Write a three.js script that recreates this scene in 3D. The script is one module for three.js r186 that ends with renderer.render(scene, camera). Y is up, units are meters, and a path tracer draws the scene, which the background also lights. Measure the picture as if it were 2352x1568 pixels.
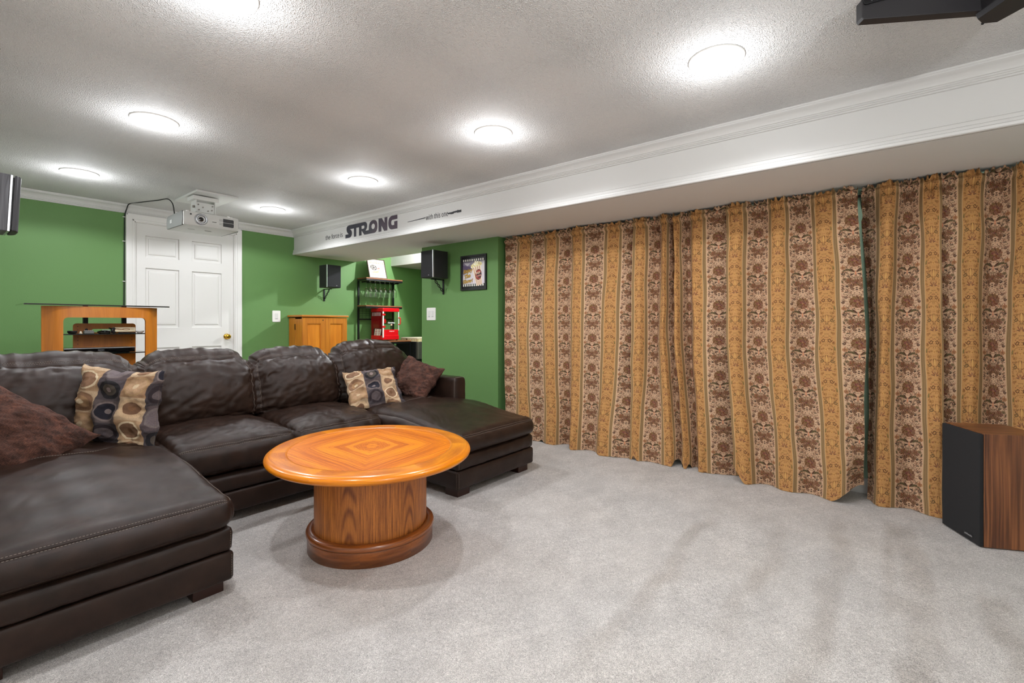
import * as THREE from 'three';
import { RoundedBoxGeometry } from 'three/addons/geometries/RoundedBoxGeometry.js';
import { mergeGeometries, mergeVertices, toCreasedNormals } from 'three/addons/utils/BufferGeometryUtils.js';
import { TextGeometry } from 'three/addons/geometries/TextGeometry.js';
import { FontLoader } from 'three/addons/loaders/FontLoader.js';
import { createNoise3D } from 'simplex-noise';

// ---------------------------------------------------------------- camera, light levels, exposure
const scene = new THREE.Scene();
scene.background = new THREE.Color(0x000000);
const camera = new THREE.PerspectiveCamera(71.27, 1.5, 0.02, 60);
camera.position.set(0, 1.048, 0);
camera.rotation.set(0, -0.9021, 0);
camera.setViewOffset(2352, 1568, 0, 40, 2352, 1568);      // vertical lens shift: verticals stay vertical
const renderer = new THREE.WebGLRenderer({ antialias: true });
renderer.toneMapping = THREE.LinearToneMapping;
renderer.toneMappingExposure = 0.8;
renderer.shadowMap.enabled = true;
const LAMP = 3.5;            // candela of one recessed ceiling light
const LAMP_FILL = 0.47;       // candela of the fill point light added under each lens to brighten the ceiling
const UPLIGHT = 9;          // candela of the unseen torchere behind the camera
const ALCOVE = 9;         // candela of the dome light over the bar rack
const GLOW = 4;              // radiance of its lens
const WARM = new THREE.Color(0.94, 0.96, 1.0);

// ---------------------------------------------------------------- helpers
function rng(seed) { let s = seed >>> 0; return () => { s = (s + 0x6D2B79F5) | 0; let t = Math.imul(s ^ (s >>> 15), 1 | s); t = (t + Math.imul(t ^ (t >>> 7), 61 | t)) ^ t; return ((t ^ (t >>> 14)) >>> 0) / 4294967296; }; }
const noise = createNoise3D(rng(7));
const fbm = (x, y, z, o = 3) => { let s = 0, a = 1, n = 0; for (let i = 0; i < o; i++) { s += a * noise(x, y, z); n += a; a *= 0.5; x *= 2.03; y *= 2.03; z *= 2.03; } return s / n; };
const clamp = (v, a = 0, b = 1) => Math.min(b, Math.max(a, v));
const lerp = (a, b, t) => a + (b - a) * t;
const smooth = (a, b, x) => { const t = clamp((x - a) / (b - a)); return t * t * (3 - 2 * t); };
const mix3 = (a, b, t) => [lerp(a[0], b[0], t), lerp(a[1], b[1], t), lerp(a[2], b[2], t)];
// noise that repeats over a square of side p (in noise units)
const tileNoise = (x, y, p, z = 0) => { const u = x / p, v = y / p, f = (a, b) => noise(a, b, z); return f(x, y) * (1 - u) * (1 - v) + f(x - p, y) * u * (1 - v) + f(x, y - p) * (1 - u) * v + f(x - p, y - p) * u * v; };

function dataTex(w, h, fn, srgb = true) {
  const d = new Uint8Array(w * h * 4);
  for (let j = 0; j < h; j++) for (let i = 0; i < w; i++) {
    const c = fn(i / w, j / h, i, j), k = (j * w + i) * 4;
    if (typeof c === 'number') d[k] = d[k + 1] = d[k + 2] = clamp(c, 0, 255); else { d[k] = clamp(c[0], 0, 255); d[k + 1] = clamp(c[1], 0, 255); d[k + 2] = clamp(c[2], 0, 255); }
    d[k + 3] = 255;
  }
  const t = new THREE.DataTexture(d, w, h, THREE.RGBAFormat);
  t.wrapS = t.wrapT = THREE.RepeatWrapping; t.magFilter = THREE.LinearFilter; t.minFilter = THREE.LinearMipmapLinearFilter; t.generateMipmaps = true;
  if (srgb) t.colorSpace = THREE.SRGBColorSpace;
  t.needsUpdate = true; return t;
}
function canvasTex(w, h, draw) {
  const c = document.createElement('canvas'); c.width = w; c.height = h;
  draw(c.getContext('2d'), w, h);
  const t = new THREE.CanvasTexture(c); t.colorSpace = THREE.SRGBColorSpace; t.wrapS = t.wrapT = THREE.RepeatWrapping; return t;
}
const rep = (t, x, y = x) => { const c = t.clone(); c.repeat.set(1 / x, 1 / y); c.needsUpdate = true; return c; };
const std = (o) => new THREE.MeshStandardMaterial({ roughness: 0.7, ...o });
const phys = (o) => new THREE.MeshPhysicalMaterial({ roughness: 0.5, ...o });

const taken = {};
function numbered(n) { const k = taken[n] = (taken[n] ?? -1) + 1; return k ? n + '_' + String(k).padStart(3, '0') : n; }
function thing(name, label, category, pos = [0, 0, 0], group) {
  const o = new THREE.Group(); o.name = numbered(name); scene.add(o); o.position.set(...pos);
  o.userData = { label, category }; if (group) o.userData.group = group; return o;
}
function obj(name, geo, mat, parent = scene) {
  const m = new THREE.Mesh(Array.isArray(geo) ? merge(geo) : geo, mat); m.name = parent === scene ? numbered(name) : name;
  m.castShadow = m.receiveShadow = true; parent.add(m); return m;
}
function tag(o, label, category, group) { o.userData = { label, category }; if (group) o.userData.group = group; return o; }
function struct(name, geo, mat, parent = scene) { const m = obj(name, geo, mat, parent); if (parent === scene) m.userData.kind = 'structure'; return m; }
function structGroup(name) { const g = new THREE.Group(); g.name = name; g.userData.kind = 'structure'; scene.add(g); return g; }
function clean(g) { const o = g.index ? g.toNonIndexed() : g; for (const k of Object.keys(o.attributes)) if (!['position', 'normal', 'uv'].includes(k)) o.deleteAttribute(k); if (!o.attributes.uv) o.setAttribute('uv', new THREE.BufferAttribute(new Float32Array(o.attributes.position.count * 2), 2)); return o; }
const merge = (gs) => mergeGeometries(gs.map(clean), false);
// uv in metres from the dominant direction of each face; grain: axis along which v runs
function boxUV(g, grain = 'y') {
  g = g.index ? g.toNonIndexed() : g;
  const p = g.attributes.position, n = p.count, uv = new Float32Array(n * 2), a = new THREE.Vector3(), b = new THREE.Vector3(), c = new THREE.Vector3();
  const gi = 'xyz'.indexOf(grain);
  for (let i = 0; i < n; i += 3) {
    a.fromBufferAttribute(p, i); b.fromBufferAttribute(p, i + 1); c.fromBufferAttribute(p, i + 2);
    const f = b.clone().sub(a).cross(c.clone().sub(a)), m = [Math.abs(f.x), Math.abs(f.y), Math.abs(f.z)], d = m.indexOf(Math.max(...m));
    let [iu, iv] = [0, 1, 2].filter((k) => k !== d); if (iu === gi) [iu, iv] = [iv, iu];
    [a, b, c].forEach((v, k) => { const q = v.toArray(); uv[(i + k) * 2] = q[iu] + q[d] * 0.37; uv[(i + k) * 2 + 1] = q[iv]; });
  }
  g.setAttribute('uv', new THREE.BufferAttribute(uv, 2)); return g;
}
// box from corner to corner with eased edges
function bx(x0, y0, z0, x1, y1, z1, r = 0.004, grain = 'y', seg = 2) {
  const w = x1 - x0, h = y1 - y0, d = z1 - z0, q = Math.min(r, w / 2.02, h / 2.02, d / 2.02);
  const g = q > 0.0004 ? new RoundedBoxGeometry(w, h, d, seg, q) : new THREE.BoxGeometry(w, h, d);
  g.translate((x0 + x1) / 2, (y0 + y1) / 2, (z0 + z1) / 2); return boxUV(g, grain);
}
const cyl = (r0, r1, h, x, y, z, seg = 24) => { const g = new THREE.CylinderGeometry(r0, r1, h, seg); g.translate(x, y, z); return g; };
const tube = (pts, r, seg = 40, rs = 8, closed = false) => new THREE.TubeGeometry(new THREE.CatmullRomCurve3(pts.map((p) => new THREE.Vector3(...p)), closed), seg, r, rs, closed);
const rod = (a, b, r, seg = 8) => { const A = new THREE.Vector3(...a), B = new THREE.Vector3(...b), d = B.clone().sub(A), g = new THREE.CylinderGeometry(r, r, d.length(), seg); g.applyQuaternion(new THREE.Quaternion().setFromUnitVectors(new THREE.Vector3(0, 1, 0), d.normalize())); g.translate((a[0] + b[0]) / 2, (a[1] + b[1]) / 2, (a[2] + b[2]) / 2); return g; };
const lathe = (pts, seg = 32) => new THREE.LatheGeometry(pts.map((p) => new THREE.Vector2(...p)), seg);
// a profile of [out, up] points carried from a to b
function sweep(prof, a, b, out, up = [0, 1, 0]) {
  const A = new THREE.Vector3(...a), B = new THREE.Vector3(...b), O = new THREE.Vector3(...out), U = new THREE.Vector3(...up), pos = [], uv = [];
  const P = (base, q) => base.clone().addScaledVector(O, q[0]).addScaledVector(U, q[1]);
  const L = A.distanceTo(B); let s = 0;
  const flip = B.clone().sub(A).cross(O).dot(U) < 0;
  const tri = (x, y, z) => { const t = flip ? [x, z, y] : [x, y, z]; for (const v of t) { pos.push(v[0].x, v[0].y, v[0].z); uv.push(...v[1]); } };
  for (let i = 0; i < prof.length; i++) {
    const q0 = prof[i], q1 = prof[(i + 1) % prof.length], l = Math.hypot(q1[0] - q0[0], q1[1] - q0[1]);
    const v = [[P(A, q0), [0, s]], [P(B, q0), [L, s]], [P(B, q1), [L, s + l]], [P(A, q1), [0, s + l]]]; s += l;
    tri(v[0], v[1], v[2]); tri(v[0], v[2], v[3]);
  }
  const fl = THREE.ShapeUtils.triangulateShape(prof.map((q) => new THREE.Vector2(...q)), []);
  for (const [i, j, k] of fl) { tri([P(A, prof[i]), [0, 0]], [P(A, prof[j]), [0, 0]], [P(A, prof[k]), [0, 0]]); tri([P(B, prof[i]), [0, 0]], [P(B, prof[k]), [0, 0]], [P(B, prof[j]), [0, 0]]); }
  const g = new THREE.BufferGeometry(); g.setAttribute('position', new THREE.Float32BufferAttribute(pos, 3)); g.setAttribute('uv', new THREE.Float32BufferAttribute(uv, 2));
  g.computeVertexNormals(); return toCreasedNormals(g, 0.5);
}
function rectShape(x0, y0, x1, y1, r = 0) {
  const s = new THREE.Shape(); if (!r) { s.moveTo(x0, y0); s.lineTo(x1, y0); s.lineTo(x1, y1); s.lineTo(x0, y1); s.closePath(); return s; }
  s.moveTo(x0 + r, y0); s.lineTo(x1 - r, y0); s.absarc(x1 - r, y0 + r, r, -Math.PI / 2, 0); s.lineTo(x1, y1 - r); s.absarc(x1 - r, y1 - r, r, 0, Math.PI / 2); s.lineTo(x0 + r, y1); s.absarc(x0 + r, y1 - r, r, Math.PI / 2, Math.PI); s.lineTo(x0, y0 + r); s.absarc(x0 + r, y0 + r, r, Math.PI, 1.5 * Math.PI); return s;
}
const extr = (s, d, bevel = 0, opt = {}) => new THREE.ExtrudeGeometry(s, { depth: d, bevelEnabled: bevel > 0, bevelSize: bevel, bevelThickness: bevel, bevelSegments: 2, curveSegments: 12, ...opt });
const turn = (g, ry, x = 0, y = 0, z = 0, rx = 0, rz = 0) => { if (rx) g.rotateX(rx); if (rz) g.rotateZ(rz); if (ry) g.rotateY(ry); g.translate(x, y, z); return g; };
// flat print: a thin rectangle whose front carries the picture once
function printCard(w, h, mat, parent, name) { const g = new THREE.PlaneGeometry(w, h); return obj(name, g, mat, parent); }

// ---------------------------------------------------------------- textures
const R1 = rng(11);
const white = new Float32Array(1024 * 1024).map(() => R1());
const wn = (i, j) => white[((j & 1023) << 10) | (i & 1023)];
const carpetH = new Float32Array(1024 * 1024);
for (let j = 0; j < 1024; j++) for (let i = 0; i < 1024; i++) { let s = 0; for (let b = -1; b <= 1; b++) for (let a = -1; a <= 1; a++) s += wn(i + a, j + b) * (a || b ? 0.5 : 1); carpetH[j * 1024 + i] = s / 5; }
const carpetTex = dataTex(1024, 1024, (u, v, i, j) => {
  const h = carpetH[j * 1024 + i], big = tileNoise(u * 60, v * 60, 60, 3) * 0.5 + tileNoise(u * 22, v * 22, 22, 5) * 0.4, t = (h - 0.5) * 3.1 + big * 0.42, w = wn(i * 7 + 3, j * 5 + 1);
  const k = 205 + t * 60, d = w > 0.985 ? -42 : 0;
  return [k + d, k * 0.98 + d, k * 0.965 + d];
});
const carpetBump = dataTex(1024, 1024, (u, v, i, j) => 128 + (carpetH[j * 1024 + i] - 0.5) * 260 + tileNoise(u * 60, v * 60, 60, 3) * 60, false);
const ceilBump = dataTex(1024, 1024, (u, v) => { const n = tileNoise(u * 64, v * 64, 64, 1), m = tileNoise(u * 150, v * 150, 150, 2), l = tileNoise(u * 24, v * 24, 24, 4); return 110 + 75 * smooth(-0.1, 0.7, n + 0.3 * l) + 38 * m; }, false);
const ceilTex = dataTex(512, 512, (u, v, i, j) => { const n = tileNoise(u * 64, v * 64, 64, 1), k = 222 + 9 * n + (wn(i, j) - 0.5) * 10; return [k, k * 0.995, k * 0.985]; });
const peelBump = dataTex(512, 512, (u, v) => 128 + 60 * tileNoise(u * 50, v * 50, 50, 6) + 30 * tileNoise(u * 110, v * 110, 110, 7), false);
const leatherBump = dataTex(1024, 1024, (u, v) => { const n = Math.abs(tileNoise(u * 110, v * 110, 110, 8)), m = Math.abs(tileNoise(u * 190, v * 190, 190, 9)); return 90 + 110 * Math.min(1, n * 1.6) + 50 * m; }, false);
const leatherTex = dataTex(512, 512, (u, v) => { const n = tileNoise(u * 4, v * 4, 4, 10), m = tileNoise(u * 13, v * 13, 13, 11); const k = 1 + 0.2 * n + 0.1 * m; return [45 * k, 32 * k, 26 * k]; });
const leatherRough = dataTex(512, 512, (u, v) => { const n = tileNoise(u * 5, v * 5, 5, 12), m = tileNoise(u * 17, v * 17, 17, 13); const k = 80 + 26 * n + 16 * m; return k; }, false);
// straight grain, v along the grain, tile 1 x 1
function grainTex(w, h, pale, dark, { lines = 26, pores = 0.25, wave = 0.02, seed = 1, band = 0.6 } = {}) {
  return dataTex(w, h, (u, v, i, j) => {
    const q = u + wave * tileNoise(u * 3, v * 2, 3, seed);
    const a = tileNoise(((q % 1) + 1) % 1 * lines, v * 1.5, lines, seed + 0.3), b = tileNoise(((q % 1) + 1) % 1 * lines * 4, v * 3, lines * 4, seed + 0.7), c = tileNoise(u * 4, v * 1, 4, seed + 1.3);
    let t = 0.42 + band * (0.45 * a + 0.25 * b + 0.3 * c);
    const p = tileNoise(u * 150, v * 9, 150, seed + 2.1); if (p > 0.45) t += pores * (p - 0.45) * 2;
    return mix3(pale, dark, clamp(t));
  });
}
const cherryTex = grainTex(512, 512, [226, 142, 40], [178, 96, 16], { lines: 10, pores: 0.1, wave: 0.05, seed: 21, band: 0.5 });
const cabinetTex = grainTex(512, 512, [208, 132, 34], [158, 84, 12], { lines: 18, pores: 0.25, seed: 31 });
const walnutTex = grainTex(1024, 512, [152, 96, 56], [74, 40, 22], { lines: 20, pores: 0.35, wave: 0.018, seed: 41, band: 1.15 });
const plankTex = grainTex(512, 256, [150, 92, 52], [96, 54, 28], { lines: 14, seed: 51 });
const oakDarkTex = grainTex(1024, 512, [180, 102, 40], [106, 54, 18], { lines: 22, pores: 0.5, seed: 61, band: 0.8 });
const oakRingTex = grainTex(1024, 512, [244, 150, 6], [186, 92, 0], { lines: 22, pores: 0.4, seed: 71, band: 0.7 });
const greyWoodTex = grainTex(512, 512, [104, 104, 108], [58, 57, 60], { lines: 9, wave: 0.09, seed: 81, band: 1 });
// four-way book-matched oak: one quarter leaf mirrored about both axes of the top
const veneerTex = dataTex(1024, 1024, (u, v, i, j) => {
  const x = Math.abs(u - 0.5) * 2, y = Math.abs(v - 0.5) * 2, ang = 0.72, s = x * Math.cos(ang) + y * Math.sin(ang), along = -x * Math.sin(ang) + y * Math.cos(ang);
  const r = Math.hypot(x, y), eye = smooth(0.34, 0.06, r);
  const d = lerp(s, r * 0.92, eye) + 0.016 * noise(s * 2.5, along * 1.6, 3) + 0.02 * eye * noise(x * 14, y * 14, 9);
  const a = noise(d * 58, along * 0.8, 1), b = noise(d * 150, along * 2.5, 2), c = noise(d * 6, along * 0.8, 4), p = noise(d * 190, along * 11, 6);
  let t = 0.4 + 0.42 * a + 0.25 * b + 0.25 * c; if (p > 0.3) t += 0.5 * (p - 0.3);
  return mix3([242, 142, 4], [172, 78, 0], clamp(t));
});
// plain-sawn oak with cathedrals, u round the drum, v up
const drumTex = dataTex(2048, 512, (u, v) => {
  const n = 6, k = Math.floor(u * n), du = u * n - k - 0.5, jit = [0.1, -0.3, 0.4, 0, 0.25, -0.1][k], w = 0.04 + 0.01 * noise(k * 5.1, 0, 1);
  const yy = (v + 0.5 + jit * 0.4) * 2.6, f = Math.hypot(du / w * 0.55, yy) + 0.1 * noise(du * 4, v * 3 + k * 7, 2), flank = smooth(0.07, 0.16, Math.abs(du));
  const ring = 0.5 + 0.5 * Math.sin(f * 8.5), a = tileNoise(u * 170, v * 1.2, 170, 3), b = tileNoise(u * 420, v * 4, 420, 4), p = tileNoise(u * 600, v * 16, 600, 5);
  let t = 0.3 + lerp(0.5 * Math.pow(ring, 2.2), 0.32 * a + 0.1, flank) + 0.2 * b + (p > 0.35 ? 0.35 * (p - 0.35) : 0);
  return mix3([218, 138, 58], [112, 58, 20], clamp(t));
});
const fabricBump = dataTex(256, 256, (u, v, i, j) => 128 + 50 * Math.sin(u * Math.PI * 128) * Math.sin(v * Math.PI * 128) + (wn(i, j) - 0.5) * 90, false);
const chenilleTex = dataTex(512, 512, (u, v, i, j) => { const a = tileNoise(u * 90, v * 18, 90, 14), b = tileNoise(u * 18, v * 90, 90, 15), c = tileNoise(u * 6, v * 6, 6, 16), k = 0.8 + 0.45 * Math.max(a, b) + 0.3 * c + (wn(i, j) - 0.5) * 0.3; return [92 * k, 58 * k, 46 * k]; });
const clothTex = dataTex(256, 256, (u, v, i, j) => { const k = 0.8 + wn(i, j) * 0.5; return [32 * k, 32 * k, 34 * k]; });

// curtain: gold scroll stripe, ribbed brown borders and a damask stripe, one repeat is 0.30 m by 0.247 m
const curtainTex = canvasTex(1024, 844, (c, W, H) => {
  const r = rng(97), col = (a) => `rgb(${a[0]},${a[1]},${a[2]})`, vary = (a, d) => a.map((x) => Math.round(x + (r() - 0.5) * d));
  c.fillStyle = 'rgb(202,166,134)'; c.fillRect(0, 0, W, H);
  const X = (f) => f * W;
  // grounds
  c.fillStyle = 'rgb(190,140,84)'; c.fillRect(0, 0, X(0.165), H); c.fillRect(X(0.835), 0, X(0.165), H);
  for (const [a, b] of [[0.165, 0.245], [0.755, 0.835]]) { c.fillStyle = 'rgb(146,116,78)'; c.fillRect(X(a), 0, X(b - a), H); for (let i = 0; i < 9; i++) { c.fillStyle = ['rgba(86,64,42,.55)', 'rgba(196,160,112,.5)', 'rgba(98,84,50,.5)'][i % 3]; c.fillRect(X(a) + (i + 0.2) * X(b - a) / 9, 0, X(b - a) / 16, H); } }
  c.fillStyle = 'rgb(222,186,140)'; for (const a of [0.163, 0.24, 0.752, 0.832]) c.fillRect(X(a), 0, 6, H);
  const scroll = (x, y, s, dir, w, color, turns = 1.4) => { c.strokeStyle = color; c.lineWidth = w; c.lineCap = 'round'; c.beginPath(); for (let t = 0; t <= 1; t += 0.04) { const a = t * turns * 6.28, q = s * (1 - t * 0.8), px = x + dir * (Math.cos(a) * q), py = y + Math.sin(a) * q; t ? c.lineTo(px, py) : c.moveTo(px, py); } c.stroke(); };
  const leaf = (x, y, l, ang, w, color) => { c.save(); c.translate(x, y); c.rotate(ang); c.fillStyle = color; c.beginPath(); c.moveTo(0, 0); c.bezierCurveTo(l * 0.3, -w, l * 0.8, -w * 0.8, l, w * 0.3); c.bezierCurveTo(l * 0.7, w * 0.2, l * 0.3, w * 0.7, 0, 0); c.fill(); c.restore(); };
  const flower = (x, y, s, petals, dark, pale, heart) => { for (let k = petals; k >= 0; k--) { const a = k / petals * 6.28 + 0.3; c.fillStyle = col(vary(k % 2 ? dark : mix3(dark, pale, 0.3), 14)); c.beginPath(); c.ellipse(x + Math.cos(a) * s * 0.62, y + Math.sin(a) * s * 0.55, s * 0.4, s * 0.3, a, 0, 6.3); c.fill(); c.strokeStyle = col(pale); c.lineWidth = 3; c.stroke(); } for (let k = 0; k < 7; k++) { const a = k / 7 * 6.28; c.fillStyle = col(vary(dark, 30)); c.beginPath(); c.ellipse(x + Math.cos(a) * s * 0.3, y + Math.sin(a) * s * 0.28, s * 0.24, s * 0.17, a, 0, 6.3); c.fill(); c.strokeStyle = col(pale); c.lineWidth = 2; c.stroke(); } c.fillStyle = col(heart); c.beginPath(); c.arc(x, y, s * 0.16, 0, 6.3); c.fill(); };
  const mir = (cx, fn, k = 1) => { for (const oy of [-H, 0, H]) for (const s of [-1, 1]) { c.save(); c.translate(cx, oy); c.scale(s * k, 1); fn(); c.restore(); } };
  const brown = 'rgb(84,54,38)', dk = 'rgb(54,36,27)', olive = 'rgb(88,76,46)', rust = 'rgb(150,86,58)', plum = 'rgb(104,68,52)';
  const damask = () => {
    for (let k = 0; k < 420; k++) { const rr = rng(500 + k), x = rr() * 205, y = rr() * H; c.fillStyle = [brown, dk, olive, 'rgb(104,72,48)', rust][k % 5]; if (k % 3) scroll(x, y, 6 + rr() * 8, rr() > 0.5 ? 1 : -1, 4 + rr() * 3, c.fillStyle, 0.7); else { c.beginPath(); c.ellipse(x, y, 4 + rr() * 7, 3 + rr() * 4, rr() * 3, 0, 6.3); c.fill(); } }
    leaf(20, 420, 150, -0.55, 34, olive); leaf(16, 430, 120, -1.0, 26, brown); leaf(60, 360, 110, 0.25, 26, olive); leaf(18, 452, 70, 0.5, 22, dk);
    scroll(178, 440, 30, 1, 12, dk); scroll(150, 90, 26, -1, 10, brown); scroll(190, 190, 24, 1, 10, dk); scroll(120, 700, 28, 1, 11, dk); scroll(60, 760, 24, -1, 9, brown); scroll(186, 760, 22, 1, 9, brown); scroll(110, 500, 22, -1, 8, dk);
    flower(182, 320, 40, 7, [136, 82, 50], [196, 152, 110], [96, 58, 38]); leaf(150, 365, 70, 0.9, 20, olive); leaf(206, 590, 50, 2.2, 16, olive);
    leaf(110, 560, 90, 0.9, 22, dk); flower(100, 600, 62, 8, [104, 66, 42], [172, 132, 98], [150, 96, 64]); flower(160, 560, 34, 6, [86, 66, 44], [170, 136, 104], dk); flower(70, 700, 44, 7, [94, 62, 42], [170, 130, 96], dk);
  };
  mir(X(0.5), damask, 1.16);
  for (const oy of [-H, 0, H]) { flower(X(0.5), 190 + oy, 128, 13, [106, 68, 44], [176, 136, 100], [150, 104, 74]); flower(X(0.5), 640 + oy, 74, 9, [102, 66, 42], [176, 136, 100], [90, 60, 44]); c.fillStyle = 'rgb(208,134,98)'; c.beginPath(); c.ellipse(X(0.5), 450 + oy, 10, 46, 0, 0, 6.3); c.fill(); }
  const gold = () => {
    for (let k = 0; k < 60; k++) { const rr = rng(900 + k), x = rr() * 165, y = rr() * H; scroll(x, y, 8 + rr() * 12, rr() > 0.5 ? 1 : -1, 4 + rr() * 4, ['rgb(128,84,48)', 'rgb(104,76,44)', 'rgb(140,82,56)'][k % 3], 0.8); }
    const g1 = 'rgb(128,86,40)', g2 = 'rgb(92,74,44)', g3 = 'rgb(96,60,34)';
    c.strokeStyle = g1; c.lineWidth = 7; c.beginPath(); c.moveTo(0, 210); c.bezierCurveTo(150, 200, 170, 330, 120, 420); c.bezierCurveTo(80, 500, 100, 560, 30, 600); c.stroke();
    leaf(150, 250, 110, 1.35, 20, 'rgb(112,100,58)'); scroll(70, 130, 46, 1, 15, g3, 1.1); scroll(140, 190, 26, 1, 9, g1); scroll(110, 560, 40, 1, 14, g2, 1.2); scroll(90, 400, 30, 1, 7, g1); scroll(60, 300, 20, -1, 6, g1); leaf(6, 560, 110, -1.35, 22, g3); leaf(20, 760, 100, -0.9, 20, 'rgb(132,80,52)'); leaf(16, 750, 76, -1.6, 14, 'rgb(112,72,58)'); leaf(14, 770, 90, -0.3, 16, plum); scroll(150, 720, 24, -1, 8, g1); scroll(120, 820, 20, 1, 7, g1);
    c.fillStyle = 'rgb(204,156,92)'; c.beginPath(); c.ellipse(0, 520, 26, 74, 0, 0, 6.3); c.fill(); c.strokeStyle = g1; c.lineWidth = 4; c.stroke();
    c.fillStyle = g3; for (const y of [120, 240, 452]) { c.beginPath(); c.ellipse(22, y, 9, 7, 0.4, 0, 6.3); c.fill(); }
  };
  for (const cx of [0, W]) { mir(cx, gold, 0.88); for (const oy of [-H, 0, H]) flower(cx, 320 + oy, 34, 6, [168, 112, 62], [222, 176, 104], [120, 74, 44]); }
  const im = c.getImageData(0, 0, W, H), d = im.data;
  for (let j = 0; j < H; j++) for (let i = 0; i < W; i++) { const k = (j * W + i) * 4, n = 0.86 + 0.22 * wn(i >> 1, j >> 1) + 0.1 * ((i >> 1) % 2 ^ (j >> 1) % 2 ? 0 : 1) - 0.02; d[k] = clamp(d[k] * n, 0, 255); d[k + 1] = clamp(d[k + 1] * n, 0, 255); d[k + 2] = clamp(d[k + 2] * n, 0, 255); }
  c.putImageData(im, 0, 0);
});

// throw pillow: a light and a dark column of rings, twice over
function ringTex(seed, order) {
  return canvasTex(768, 768, (c, W) => {
    const r = rng(seed), light = { bg: ['#a88868', '#bca284', '#977658', '#b49a7c'], out: ['#c4a684', '#d2be9e', '#84634a', '#a2825e'], mid: ['#83624a', '#9c7a58', '#ab8a6a', '#765640'], dot: ['#c2aa8a', '#825e42', '#745239', '#ccb898'] };
    const dark = { bg: ['#55494a', '#4a4144', '#5a4f4e', '#3f383b'], out: ['#2a2024', '#6d6260', '#1d1a1e', '#7a6c68'], mid: ['#665a5c', '#4d443c', '#22202a', '#574c4d'], dot: ['#7c706e', '#5b5154', '#2a262c', '#8a7a76'] };
    for (let k = 0; k < 4; k++) {
      const p = order[k] ? dark : light, B = [0, 0.34, 0.64, 0.92, 1.2], x0 = B[k] * W, cw = (B[k + 1] - B[k]) * W, n = 3.6, off = [0.1, 0.45, 0.2, 0.6][k];
      for (let m = -1; m < n + 1; m++) {
        const y0 = (m + off) * W / n, cx = x0 + cw / 2, cy = y0 + W / n / 2, q = (m + k + 4) % 4;
        c.save(); c.beginPath(); c.rect(x0, 0, cw, W); c.clip();
        c.fillStyle = p.bg[q]; c.fillRect(x0, y0, cw, W / n + 1);
        c.fillStyle = p.out[(q + 1) % 4]; c.beginPath(); c.ellipse(cx, cy, cw * 0.44, W * 0.122, 0, 0, 6.3); c.fill();
        c.fillStyle = p.mid[q]; c.beginPath(); c.ellipse(cx, cy, cw * (q % 2 ? 0.29 : 0.37), W * (q % 2 ? 0.076 : 0.1), 0, 0, 6.3); c.fill();
        c.fillStyle = p.dot[(q + 2) % 4]; c.beginPath(); c.ellipse(cx, cy, cw * 0.11, W * 0.032, 0, 0, 6.3); c.fill(); c.restore();
      }
    }
    const im = c.getImageData(0, 0, W, W), d = im.data;
    for (let j = 0; j < W; j++) for (let i = 0; i < W; i++) { const k = (j * W + i) * 4, n = 0.8 + 0.26 * wn(i >> 1, j) + 0.14 * wn(i, j >> 2); d[k] *= n; d[k + 1] *= n; d[k + 2] *= n; }
    c.putImageData(im, 0, 0);
  });
}

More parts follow.
